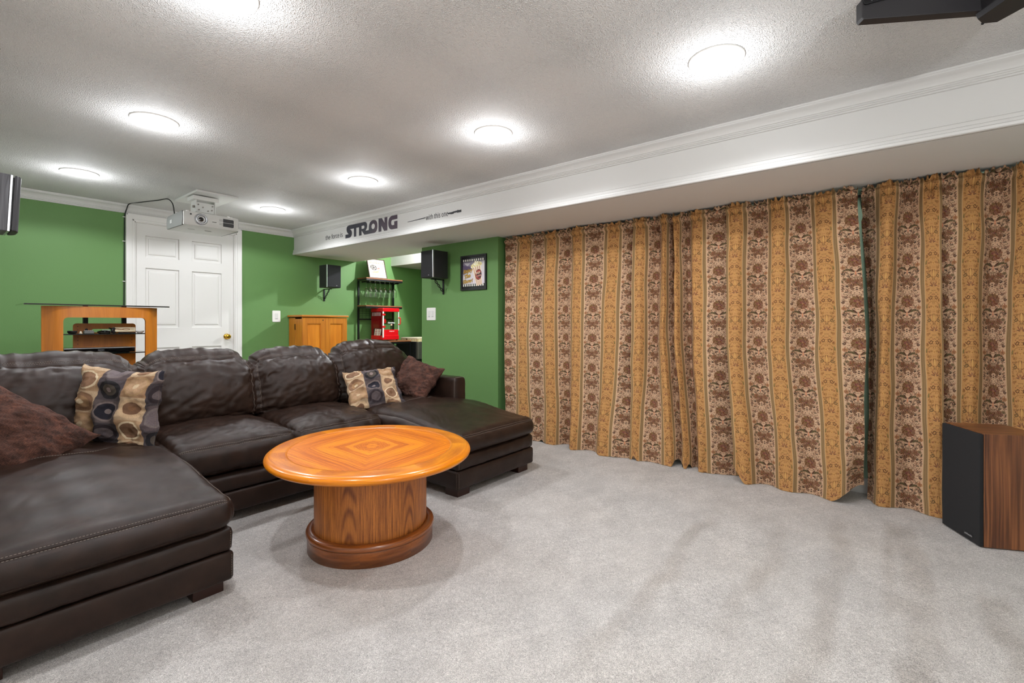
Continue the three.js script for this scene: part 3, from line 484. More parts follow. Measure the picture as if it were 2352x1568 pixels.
  for (const [i, [a, b]] of [[0.79, 1.404], [1.404, 2.018]].entries()) {
    const cx = (a + b) / 2, zf = -2.7, zb = -3.42;
    const warp = (v, p, q, s) => { if (q > 0) v.y += 0.02 * smooth(-1, 1, q) * smooth(-2.75, -3.1, v.z); };
    const wrF = (p, q, s) => { const e = smooth(0.45, 1, Math.abs(p)), b2 = smooth(-0.1, -0.9, s); return 0.7 * (1 - Math.abs(noise(p * 1.3 + i, s * 2.4 + 0.6 * noise(p * 3, s * 3, 2), 3 + i))) + 0.5 * e * noise(s * 7, p * 1.5, 4 + i) + 0.8 * b2 * (1 - Math.abs(noise(p * 5 + i * 3, s * 2.5, 6))) + 0.25 * noise(p * 5, s * 8, 9 + i); };
    const cu = softBox(cx, 0.35, (zf + zb) / 2, b - a - 0.004, 0.155, zf - zb, { r: 0.055, crown: 0.045, puff: 0.02, warp, wr: 0.009, wrF, cell: 0.011, seed: i + 3 });
    const c = obj('seat_cushion', cu.geo, M.leather, t), st = [];
    for (const [q0, s0] of [[0.94, 1], [1, 0.975], [-0.84, 1]]) st.push(stitches(path(cu.f, (q) => [lerp(-0.95, 0.95, q), q0, s0], 40)));
    sew(merge(st), c);
    obj('welt', tube(path(cu.f, (q) => [lerp(-0.98, 0.98, q), 1, 1], 50, 0).map((v) => v.toArray()), 0.003, 80, 6), M.leather, c);
  }
  // loose back cushions, leaning, creased towards their seams
  const bc = [[0.13, 0.795, 0.868, 0], [0.795, 1.408, 0.86, 1], [1.402, 2.015, 0.848, 2], [2.025, 2.69, 0.878, 3]];
  for (const [a, b, top, i] of bc) {
    const h = top - 0.425, lean = 0.25, cx = (a + b) / 2, cy = 0.425 + h / 2;
    const warp = (v, p, q, s) => { v.z += -(v.y - cy) * lean - 0.03 * q * q; v.y -= 0.018 * smooth(0.55, 1, Math.abs(p)) * smooth(0.2, 1, q); };
    const wrF = (p, q, s) => {
      const e = smooth(0.3, 1, Math.abs(p)), up = smooth(0.3, 1, q), lo = smooth(-0.25, -1, q);
      const fan = Math.abs(noise(p * 0.9 + i * 3, (q + 0.55 * Math.abs(p)) * 3.4 + 0.5 * noise(p * 2, q * 2, 5 + i), 2 + i)), gather = noise(p * 5.2 + i * 2 + 0.8 * noise(p * 3, q * 2, 1), q * 1.3, 4), tension = 1 - Math.abs(noise(p * 1.4 + q * 2.6 * Math.sign(p) + i, q * 1.2, 8 + i));
      return 0.55 * (1 - fan) * (0.5 + e) + 0.42 * up * gather + 0.9 * lo * (1 - Math.abs(noise(p * 2.2 + i, q * 7, 6 + i))) + 0.35 * tension + 0.25 * noise(p * 5, q * 5, 11 + i);
    };
    const cu = softBox(cx, cy, -3.335, b - a + 0.0, h, 0.235, { r: 0.112, crown: 0.035, puff: 0.055, back: 0.01, pw: 1.25, warp, wr: 0.016, wrF, cell: 0.0095, seed: i });
    const c = obj('back_cushion', cu.geo, M.leather, t), st = [];
    for (const s of [-1, 1]) for (const o of [0.955, 0.985]) st.push(stitches(path(cu.f, (q) => [s * o, lerp(-0.9, 0.86, q), 0.97], 40)));
    for (const o of [0.8, 0.88]) st.push(stitches(path(cu.f, (q) => [lerp(-0.93, 0.93, q), 1, o], 40, 0.001)));
    sew(merge(st), c);
  }
  const fr = softBox(1.405, 0.42, -3.61, 2.74, 0.70, 0.24, { r: 0.04, cell: 0.05, warp: (v) => { v.z -= (v.y - 0.4) * 0.16; } });
  obj('back_frame', fr.geo, M.leather, t);
  for (const [a, b, s] of [[2.69, 2.822, 1], [-0.01, 0.122, -1]]) {
    const ar = softBox((a + b) / 2, 0.335, -3.24, b - a, 0.575, 1.08, { r: 0.034, puff: 0.004, wr: 0.0025, cell: 0.02, seed: a });
    const m = obj('arm', ar.geo, M.leather, t), st = [], pr = softBox((a + b) / 2, 0.335, -3.24, b - a + 0.003, 0.578, 1.083, { r: 0.034, puff: 0.004 });
    for (const o of [0.972, 0.985]) st.push(stitches([...path(pr.f, (q) => [-1, lerp(-0.55, 1, q), o], 20), ...path(pr.f, (q) => [lerp(-0.95, 1, q), 1, o], 10)]));
    sew(merge(st), m);
  }
}

// ---------------------------------------------------------------- throw pillows
function pillowGeo(w, h, t, seed, { limp = 0.02, slouch = 0 } = {}) {
  const n = 56, parts = [], grid = (s) => {
    const g = new THREE.PlaneGeometry(2, 2, n, n), p = g.attributes.position, uv = g.attributes.uv;
    for (let i = 0; i < p.count; i++) {
      const a = p.getX(i), b = p.getY(i), A = 1 - a * a, B = 1 - b * b, pin = 0.1, q = Math.pow(Math.max(0, A * B), 0.42);
      let x = a * w / 2 * (1 - pin * B * 0.9 * Math.abs(a)), y = b * h / 2 * (1 - pin * A * 0.9 * Math.abs(b)), z = s * t / 2 * q;
      const edge = smooth(0.5, 1, Math.max(Math.abs(a), Math.abs(b))), cr = noise(a * 1.6 + seed, b * 1.6, seed), pk = noise(a * 7 + seed, b * 7, seed + 3);
      z += s * q * (limp * cr) + edge * q * 0.012 * pk + 0.004 * pk * q; x += 0.009 * noise(a * 2, b * 2, seed + 5) * edge; y += 0.009 * noise(a * 2, b * 2, seed + 6) * edge;
      z -= slouch * a * a * 0.5 + slouch * 0.6 * Math.max(0, b) ** 2;
      p.setXYZ(i, x, y, z); uv.setXY(i, a / 2 + 0.5, b / 2 + 0.5);
    }
    if (s < 0) { const ix = g.index.array; for (let k = 0; k < ix.length; k += 3) { const v = ix[k]; ix[k] = ix[k + 1]; ix[k + 1] = v; } }
    g.computeVertexNormals(); return g;
  };
  return merge([grid(1), grid(-1)]);
}
function placeFrame(o, c, right, up) { const r = new THREE.Vector3(...right).normalize(), n = r.clone().cross(new THREE.Vector3(...up)).normalize(), u = n.clone().cross(r); o.matrix.makeBasis(r, u, n); o.quaternion.setFromRotationMatrix(o.matrix); o.position.set(...c); }
function pillow(label, mat, w, h, t, seed, c, right, up, o = {}) {
  const m = obj('throw_pillow', pillowGeo(w, h, t, seed, o), mat); placeFrame(m, c, right, up); return tag(m, label, 'throw pillow');
}
const ringMatA = std({ map: ringTex(3, [0, 1, 0, 1]), bumpMap: rep(fabricBump, 0.3), bumpScale: 0.0012, roughness: 0.95 });
const ringMatB = std({ map: ringTex(9, [0, 1, 0, 1]), bumpMap: rep(fabricBump, 0.3), bumpScale: 0.0012, roughness: 0.95 });
const chenilleMat = std({ map: rep(chenilleTex, 0.8), bumpMap: rep(fabricBump, 0.2), bumpScale: 0.0025, roughness: 1 });
pillow('plain brown chenille pillow slumped at the left end of the sofa', chenilleMat, 0.46, 0.36, 0.2, 2, [0.27, 0.56, -2.95], [0.72, -0.56, 0.42], [0.32, 0.8, -0.5], { slouch: 0.03 });
pillow('larger-looking tan and black ring-patterned pillow on the left chaise', ringMatA, 0.44, 0.4, 0.15, 5, [0.648, 0.632, -3.02], [0.57, -0.09, 0.82], [0.02, 1, -0.12], { limp: 0.03 });
pillow('tan and black ring-patterned pillow sinking into the corner by the right chaise', ringMatB, 0.4, 0.36, 0.12, 8, [2.15, 0.57, -3.02], [0.33, 0.03, 0.15], [0.02, 0.2, -0.22], { limp: 0.03 });
pillow('plain brown chenille pillow leaning on the right arm of the sofa', chenilleMat, 0.42, 0.34, 0.13, 11, [2.56, 0.6, -3.03], [0.05, -0.1, 0.4], [0.16, 0.2, 0.03]);
tag(obj('paper_scrap', turn(extr(rectShape(-0.03, -0.008, 0.03, 0.008, 0.004), 0.004, 0.001), 0.3, 2.548, 0.462, -2.79, -Math.PI / 2), M.whitePlastic), 'small white object lying on the seam of the right chaise', 'remote');

// ---------------------------------------------------------------- round oak coffee table
{
  const t = thing('coffee_table', 'round oak coffee table with a diamond-matched veneer top on a drum base', 'coffee table', [1.4, 0, -1.978]);
  const ang = 0.73, sx = 1.045, sz = 0.962;
  const oval = (g) => { g.scale(sx, 1, sz); g.rotateY(1.2); return g; };
  const lathed = (pts, seg = 96) => { const g = lathe(pts, seg), p = g.attributes.position, uv = g.attributes.uv; for (let i = 0; i < p.count; i++) uv.setXY(i, uv.getY(i) * 0.2, uv.getX(i) * 3.2); return g; };
  obj('top_border', oval(lathed([[0.388, 0.4535], [0.391, 0.4555], [0.4, 0.4557], [0.455, 0.4557], [0.468, 0.4545], [0.479, 0.4505], [0.4875, 0.444], [0.4905, 0.436], [0.4875, 0.428], [0.479, 0.421], [0.466, 0.4175], [0.3, 0.4175], [0.29, 0.42]], 120)), M.oakRing, t);
  const disc = new THREE.CircleGeometry(0.3905, 96), p = disc.attributes.position, uv = disc.attributes.uv;
  for (let i = 0; i < p.count; i++) uv.setXY(i, p.getX(i) / 0.9 + 0.5, p.getY(i) / 0.9 + 0.5);
  disc.rotateX(-Math.PI / 2); disc.rotateY(-ang); disc.scale(1.0, 1, 1.0); disc.translate(0, 0.4542, 0);
  const d2 = disc; d2.rotateY(-1.2); oval(d2); obj('veneer_panel', d2, M.veneer, t);
  const drum = new THREE.CylinderGeometry(0.262, 0.262, 0.36, 96, 1, true); drum.translate(0, 0.24, 0); drum.rotateY(-0.47); obj('drum', drum, M.drum, t);
  obj('top_support', cyl(0.255, 0.255, 0.03, 0, 0.405, 0, 48), M.oakDark, t);
  obj('base_moulding', lathed([[0.262, 0.092], [0.268, 0.0965], [0.276, 0.098], [0.286, 0.096], [0.295, 0.09], [0.299, 0.081], [0.297, 0.072], [0.29, 0.066], [0.26, 0.066]], 96), M.oakDark, t);
  obj('plinth', lathed([[0.287, 0.066], [0.292, 0.064], [0.292, 0.0], [0.2, 0.0]], 96), M.oakDark, t);
}

// ---------------------------------------------------------------- speakers
{ // floor speaker on the carpet
  const t = thing('floor_speaker', 'walnut-sided floor speaker with black grille on the carpet at right', 'speaker', [3.107, 0, 0.336]);
  t.rotation.y = -0.428; const w = 0.275, h = 0.535, d = 0.27;    // local: front along +x (leftwards in view), depth along +z
  const R = (x0, y0, z0, x1, y1, z1, r) => bx(x0, y0, z0, x1, y1, z1, r);
  t.rotation.y = Math.atan2(0.116, 0.249); // turn so that local +x runs along the front edge
  obj('cabinet', R(0, 0.004, 0.018, w, h, d, 0.003), M.walnut, t);
  obj('grille', R(0.002, 0.006, 0, w - 0.002, h - 0.003, 0.018, 0.004), M.grille, t);
  const b = canvasTex(256, 64, (c, W, H) => { c.fillStyle = '#222225'; c.fillRect(0, 0, W, H); c.fillStyle = '#cfd0d2'; c.font = 'italic bold 44px sans-serif'; c.textAlign = 'center'; c.fillText('polkaudio', W / 2, 46); });
  const lb = printCard(0.062, 0.015, std({ map: b, roughness: 0.4, metalness: 0.4 }), t, 'badge'); lb.rotation.y = Math.PI; lb.position.set(0.075, 0.032, -0.0012);
  for (const [x, z] of [[0.03, 0.05], [w - 0.03, 0.05], [0.03, d - 0.03], [w - 0.03, d - 0.03]]) obj('foot', cyl(0.012, 0.012, 0.006, x, 0.003, z, 12), M.black, t);
}
function scrollBracket(t, along) { // wall strap, ledge and a twisted strut; built against the plane z = 0, reaching out along +z
  obj('wall_strap', bx(-0.011, -0.155, 0.001, 0.011, 0.0, 0.009, 0.002), M.blackMetal, t);
  obj('ledge', bx(-0.011, -0.009, 0.001, 0.011, 0.0, 0.17, 0.002), M.blackMetal, t);
  const a = [], b = []; for (let i = 0; i <= 36; i++) { const q = i / 36, w = Math.sin(q * Math.PI * 3) * 0.011; a.push([0, lerp(-0.125, -0.012, q) + w * 0.7, lerp(0.012, 0.125, q) - w * 0.7]); b.push([0, lerp(-0.125, -0.012, q) - w * 0.7, lerp(0.012, 0.125, q) + w * 0.7]); }
  obj('twisted_strut', [tube(a, 0.0042, 60, 6), tube(b, 0.0042, 60, 6)], M.blackMetal, t);
}
function wallSpeaker(label, pos, ry, z0, z1, w, h, boxTurn = 0, dx = 0) {
  const t = thing('wall_speaker', label, 'speaker', pos, 'black speakers on wall brackets'); t.rotation.y = ry;
  obj('cabinet', bx(-w / 2 + dx, 0.0, z0, w / 2 + dx, h, z1 - 0.014, 0.003), M.blackWood, t);
  obj('grille', bx(-w / 2 + 0.004 + dx, 0.004, z1 - 0.014, w / 2 - 0.004 + dx, h - 0.004, z1, 0.004), M.grille, t);
  const s = boxTurn; obj('silver_edge', bx(s * w / 2 - 0.006 + dx + s * 0.002, 0.001, z1 - 0.016, s * w / 2 + 0.001 + dx + s * 0.002, h - 0.001, z1 + 0.001, 0.002), M.silver, t);
  const b = canvasTex(64, 32, (c, W, H) => { c.fillStyle = '#232326'; c.fillRect(0, 0, W, H); c.fillStyle = '#d8d8da'; c.beginPath(); c.ellipse(20, 16, 13, 9, 0, 0, 6.3); c.fill(); c.fillRect(36, 12, 20, 7); });
  const lb = printCard(0.018, 0.008, std({ map: b, roughness: 0.4 }), t, 'badge'); lb.position.set(w / 2 * 0.35 + dx, 0.025, z1 + 0.0008);
  obj('speaker_terminal', bx(-0.03 + dx, 0.06, z0 - 0.006, 0.03 + dx, 0.12, z0, 0.001), M.black, t);
  return t;
}
wallSpeaker('black speaker on a twisted bracket above the wooden cabinet', [3.245, 1.497, ZB], 0, 0.145, 0.333, 0.184, 0.278, -1);
wallSpeaker('larger black speaker on a twisted bracket beside the popcorn picture', [XC, 1.518, -3.672], -Math.PI / 2, 0.05, 0.26, 0.18, 0.278, 1);
{ const t = thing('speaker_bracket', 'black twisted iron bracket under the speaker above the cabinet', 'bracket', [3.3, 1.4965, ZB]); scrollBracket(t); }
{ const t = thing('speaker_bracket', 'black twisted iron bracket under the speaker beside the popcorn picture', 'bracket', [XC, 1.5175, -3.697]); t.rotation.y = -Math.PI / 2; scrollBracket(t); }
{ // grey wood speaker at the left edge, facing along +x, nodding down
  const t = thing('side_speaker', 'grey wood-grain speaker with silver edge high at the left picture edge', 'speaker', [0.33, 1.507, -3.42]); t.rotation.z = -0.045;
  obj('cabinet', bx(-0.32, 0, -0.18, -0.03, 0.283, 0, 0.003), M.greyWood, t);
  obj('silver_edge', bx(-0.031, 0.0, -0.178, -0.022, 0.282, 0.002, 0.001), M.silver, t);
  obj('grille_gap', bx(-0.022, 0.01, -0.17, -0.012, 0.272, -0.008, 0.001), M.black, t);
  const s = new THREE.Shape(); s.moveTo(0, -0.178); s.lineTo(0, 0); s.bezierCurveTo(0.014, 0, 0.02, -0.03, 0.02, -0.06); s.lineTo(0.02, -0.118); s.bezierCurveTo(0.02, -0.15, 0.014, -0.178, 0, -0.178);
  const g = extr(s, 0.27, 0.004); g.rotateX(Math.PI / 2); g.translate(-0.012, 0.277, 0); g.scale(1, 1, 1);
  const gp = g.attributes.position; for (let i = 0; i < gp.count; i++) gp.setZ(i, -gp.getZ(i) - 0.178 + 0); g.computeVertexNormals();
  const ix = g.toNonIndexed(), q = ix.attributes.position.array; for (let k = 0; k < q.length; k += 9) for (let m = 0; m < 3; m++) { const v = q[k + 3 + m]; q[k + 3 + m] = q[k + 6 + m]; q[k + 6 + m] = v; } ix.computeVertexNormals();
  obj('grille', ix, M.blackWood, t);
  obj('mounting_arm', [bx(-0.56, 0.11, -0.12, -0.31, 0.14, -0.07, 0.003), bx(-0.575, 0.05, -0.14, -0.56, 0.2, -0.05, 0.003)], M.blackMetal, t);
}
{ // black mounting board and vinyl-covered speaker under the ceiling
  const t = thing('mounting_board', 'black wooden board hanging from the ceiling at the top right', 'mounting board', [1.968, 2.05, -0.082]); t.rotation.y = -1.032;
  const s = new THREE.Shape(); s.moveTo(0.004, 0); s.lineTo(0.46, 0); s.lineTo(0.46, 0.125); s.lineTo(0.13, 0.125); s.lineTo(0.02, 0.076); s.lineTo(0, 0.062); s.lineTo(0, 0.006);
  obj('board', boxUV(extr(s, 0.03, 0.002)), M.blackWood, t);
  obj('hinge_plate', turn(extr(rectShape(0.012, 0.04, 0.13, 0.07, 0.006), 0.003, 0.0008), 0, 0, 0.002, 0.033, 0, 0.2), M.blackMetal, t);
  for (const [x, y] of [[0.025, 0.058], [0.088, 0.082]]) obj('screw', turn(cyl(0.004, 0.004, 0.004, 0, 0, 0, 14), 0, x, y, 0.038, Math.PI / 2), M.silver, t);
  obj('hook', bx(0.04, 0.093, -0.004, 0.075, 0.109, 0.044, 0.003), M.blackMetal, t);
}
{
  const t = thing('hanging_speaker', 'black vinyl-covered speaker hanging from the ceiling at the top right corner', 'speaker', [2.19, 2.175, 0.25]);
  const bot = [[2.133, 0.226], [2.175, 0.242], [2.194, 0.278], [2.094, 0.383], [1.99, 0.33]].map(([x, z]) => [x - 2.19, z - 0.25]), top = [[2.164, 0.187], [2.26, 0.276], [2.275, 0.311], [2.218, 0.424], [1.96, 0.34]].map(([x, z]) => [x - 2.19, z - 0.25]);
  const y0 = -0.145, pos = [], quad = (a, b, c, d) => pos.push(...a, ...b, ...c, ...a, ...c, ...d), n = bot.length;
  for (let i = 0; i < n; i++) { const j = (i + 1) % n; quad([bot[i][0], y0, bot[i][1]], [top[i][0], 0, top[i][1]], [top[j][0], 0, top[j][1]], [bot[j][0], y0, bot[j][1]]); }
  for (let i = 1; i < n - 1; i++) { pos.push(bot[0][0], y0, bot[0][1], bot[i][0], y0, bot[i][1], bot[i + 1][0], y0, bot[i + 1][1]); pos.push(top[0][0], 0, top[0][1], top[i + 1][0], 0, top[i + 1][1], top[i][0], 0, top[i][1]); }
  const g = new THREE.BufferGeometry(); g.setAttribute('position', new THREE.Float32BufferAttribute(pos, 3)); g.computeVertexNormals(); obj('cabinet', boxUV(g), M.blackWood, t);
  obj('corner_guard', rod([-0.015, y0 - 0.001, -0.008], [0.07, -0.002, 0.026], 0.004, 8), M.black, t);
}

// ---------------------------------------------------------------- projector on its ceiling mount
{
  const t = thing('projector', 'white projector with grey side panels hanging upside down from the ceiling mount', 'projector', [1.592, 1.862, -4.7]);
  const w = 0.4, h = 0.112, d = 0.4, fp = new THREE.Shape(); fp.moveTo(-w / 2, -d / 2 + 0.02); fp.lineTo(-w / 2, d / 2 - 0.008); fp.bezierCurveTo(-0.1, d / 2 + 0.012, 0.1, d / 2 + 0.012, w / 2, d / 2 - 0.008); fp.lineTo(w / 2, -d / 2 + 0.02); fp.bezierCurveTo(0.1, -d / 2, -0.1, -d / 2, -w / 2, -d / 2 + 0.02);
  const lens = new THREE.Shape(); const g = extr(fp, h - 0.016, 0.008, { bevelSegments: 4, curveSegments: 24 }); g.rotateX(Math.PI / 2); g.translate(0, h - 0.008, 0);
  const p = g.attributes.position; for (let i = 0; i < p.count; i++) p.setZ(i, -p.getZ(i)); const nb = g.toNonIndexed(), q = nb.attributes.position.array; for (let k = 0; k < q.length; k += 9) for (let m = 0; m < 3; m++) { const v = q[k + 3 + m]; q[k + 3 + m] = q[k + 6 + m]; q[k + 6 + m] = v; } nb.scale(1, 1, -1);
  const q2 = nb.attributes.position.array; for (let k = 0; k < q2.length; k += 9) for (let m = 0; m < 3; m++) { const v = q2[k + 3 + m]; q2[k + 3 + m] = q2[k + 6 + m]; q2[k + 6 + m] = v; } nb.computeVertexNormals();
  obj('body', toCreasedNormals(nb, 0.6), M.palePlastic, t);
  const side = (x, s) => { const sh = new THREE.Shape(), f = d / 2 - 0.006; sh.moveTo(-d / 2 + 0.02, 0.004); sh.lineTo(f - 0.02, 0.0); sh.bezierCurveTo(f - 0.005, 0.03, f - 0.005, 0.08, f - 0.018, h); sh.lineTo(-d / 2 + 0.03, h - 0.004); sh.bezierCurveTo(-d / 2 + 0.005, 0.08, -d / 2 + 0.005, 0.03, -d / 2 + 0.02, 0.004); const e = extr(sh, 0.01, 0.002); e.rotateY(-Math.PI / 2); e.translate(x + (s > 0 ? 0.01 : 0), 0, 0); return e; };
  obj('side_panel', side(-w / 2 - 0.003, -1), M.greyPlastic, t); obj('side_panel', side(w / 2 + 0.003, 1), M.greyPlastic, t);
  const zf = d / 2 + 0.015;
  obj('lens_ring', turn(lathe([[0.026, -0.01], [0.029, 0.014], [0.036, 0.02], [0.044, 0.015], [0.051, 0.002], [0.052, -0.012]], 40), 0, -0.085, 0.057, zf - 0.008, Math.PI / 2), M.silver, t);
  const L = obj('lens', turn(lathe([[0, 0.006], [0.013, 0.004], [0.022, -0.001], [0.029, -0.004]], 32), 0, -0.085, 0.057, zf - 0.003, Math.PI / 2), M.blackGlass, t);
  obj('lens_glass', turn(lathe([[0, 0.002], [0.006, 0.0015], [0.01, 0]], 24), 0, -0.085, 0.057, zf - 0.001, Math.PI / 2), M.steel, L);
  const gr = obj('exhaust_grille', turn(extr(rectShape(0.045, 0.024, 0.165, 0.09, 0.008), 0.006), 0, 0, 0, zf - 0.008), M.black, t);
  for (const y of [0.036, 0.046, 0.068, 0.078]) obj('louvre', bx(0.05, y, zf - 0.004, 0.16, y + 0.002, zf + 0.0005, 0.0005), M.greyPlastic, gr);
  obj('louvre', bx(0.043, 0.0555, zf - 0.006, 0.168, 0.0585, zf + 0.001, 0.0005), M.palePlastic, gr).userData.label = 'pale centre bar';
  obj('sensor', turn(cyl(0.0065, 0.0065, 0.004, 0, 0, 0, 20), 0, -0.16, 0.09, zf - 0.006, Math.PI / 2), M.blackGlass, t);
  obj('brand_badge', bx(-0.004, 0.046, zf - 0.004, 0.028, 0.052, zf + 0.0015, 0.001), M.greyPlastic, t);
  obj('lens_slider', bx(-0.004, 0.054, zf - 0.004, 0.034, 0.06, zf + 0.003, 0.002), M.whitePlastic, t);
  for (const x of [-0.17, 0.14]) obj('adjustable_foot', cyl(0.011, 0.009, 0.014, x, h + 0.006, 0.16, 16), M.whitePlastic, t);
  obj('adjustable_foot', cyl(0.011, 0.009, 0.014, 0.17, h + 0.006, 0.14, 16), M.whitePlastic, t);
  for (const [x, a] of [[-0.12, 0.03], [0.0, 0.05], [0.01, 0.03]]) obj('bottom_vent', bx(x, -0.0012, a - 0.02, x + 0.05, 0.001, a - 0.014, 0.0004), M.greyPlastic, t);
  const lt = canvasTex(64, 64, (c, W, H) => { c.fillStyle = '#6a6b68'; c.fillRect(0, 0, W, H); c.fillStyle = '#c8c8c4'; c.fillRect(8, 8, 7, 44); for (let i = 0; i < 6; i++) c.fillRect(26 + (i % 2) * 14, 8 + (i >> 1) * 16, 10, 11); });
  const lp = printCard(0.06, 0.04, std({ map: lt, roughness: 0.5 }), t, 'side_marking'); lp.rotation.y = -Math.PI / 2; lp.position.set(-w / 2 - 0.0156, 0.055, -0.08);
}
{
  const t = thing('projector_mount', 'white metal projector mount screwed to the ceiling plate', 'projector mount', [1.6, 1.985, -4.72]);
  obj('upper_plate', bx(-0.1, 0.132, -0.075, 0.1, 0.166, 0.075, 0.003), M.palePlastic, t);
  obj('side_plate', bx(-0.075, 0.03, -0.06, -0.07, 0.14, 0.06, 0.001), M.palePlastic, t); obj('side_plate', bx(0.07, 0.03, -0.06, 0.075, 0.14, 0.06, 0.001), M.palePlastic, t);
  obj('front_plate', bx(-0.07, 0.03, 0.045, 0.07, 0.115, 0.05, 0.001), M.palePlastic, t);
  obj('lower_plate', bx(-0.09, 0.012, -0.07, 0.09, 0.024, 0.07, 0.002), M.palePlastic, t);
  for (const [x, y] of [[-0.05, 0.05], [-0.02, 0.075], [0.02, 0.05], [0.05, 0.06], [0.055, 0.095], [-0.055, 0.095]]) obj('bolt', turn(cyl(0.006, 0.006, 0.006, 0, 0, 0, 10), 0, x, y, 0.053, Math.PI / 2), M.steel, t);
  for (const [x, z] of [[-0.16, 0.12], [0.12, 0.12], [-0.14, -0.1], [0.12, -0.1]]) obj('spider_arm', rod([0, 0.016, 0], [x, -0.004, z], 0.006, 8), M.palePlastic, t);
  obj('knob', cyl(0.008, 0.008, 0.02, -0.085, 0.075, 0.03, 14), M.steel, t);
}
tag(obj('ceiling_plate', bx(1.488, 2.158, -5.06, 1.812, CEIL, -4.53, 0.002), M.palePlastic), 'white square board on the ceiling above the projector mount', 'ceiling plate');
{
  const t = thing('cable', 'thin black cable running from the projector to the door casing and down beside it', 'cable');
  obj('wire', tube([[1.45, 1.94, -4.93], [1.465, 2.05, -5.0], [1.46, 2.13, -5.03], [1.44, 2.166, -5.06], [1.40, 2.171, -5.2], [1.33, 2.172, -5.4], [1.272, 2.168, -5.58], [1.268, 2.13, -5.625], [1.266, 2.09, -5.672], [1.263, 1.9, -5.678], [1.262, 1.5, -5.678], [1.258, 1.0, -5.678], [1.26, 0.3, -5.678], [1.258, 0.1, -5.67]], 0.0045, 120, 6), M.cable, t);
  for (const y of [2.06, 1.83, 1.45, 1.0]) obj('clip', bx(1.248, y, ZB - 0.001, 1.27, y + 0.006, ZB + 0.012, 0.002), M.whitePlastic, t);
}

// ---------------------------------------------------------------- switches, picture, wall words
function switchPlate(label, pos, ry, w, h, rockers) {
  const t = thing('light_switch', label, 'light switch', pos); t.rotation.y = ry;
  obj('cover_plate', extr(rectShape(-w / 2, -h / 2, w / 2, h / 2, 0.008), 0.004, 0.002), M.whitePlastic, t);
  for (const x of rockers) { const r = obj('rocker', turn(extr(rectShape(x - 0.0165, -0.034, x + 0.0165, 0.034, 0.002), 0.004, 0.001), 0, 0, 0, 0.004), M.palePlastic, t); obj('indicator', bx(x - 0.012, -0.03, 0.009, x + 0.012, -0.027, 0.0096, 0), M.greyPlastic, r); }
}
switchPlate('single white rocker switch on the green wall between door and cabinet', [2.692, 1.14, ZB], 0, 0.09, 0.13, [0]);
switchPlate('wide double white switch plate on the green stub wall below the black speaker', [XC, 1.157, -3.888], -Math.PI / 2, 0.136, 0.132, [-0.027, 0.027]);
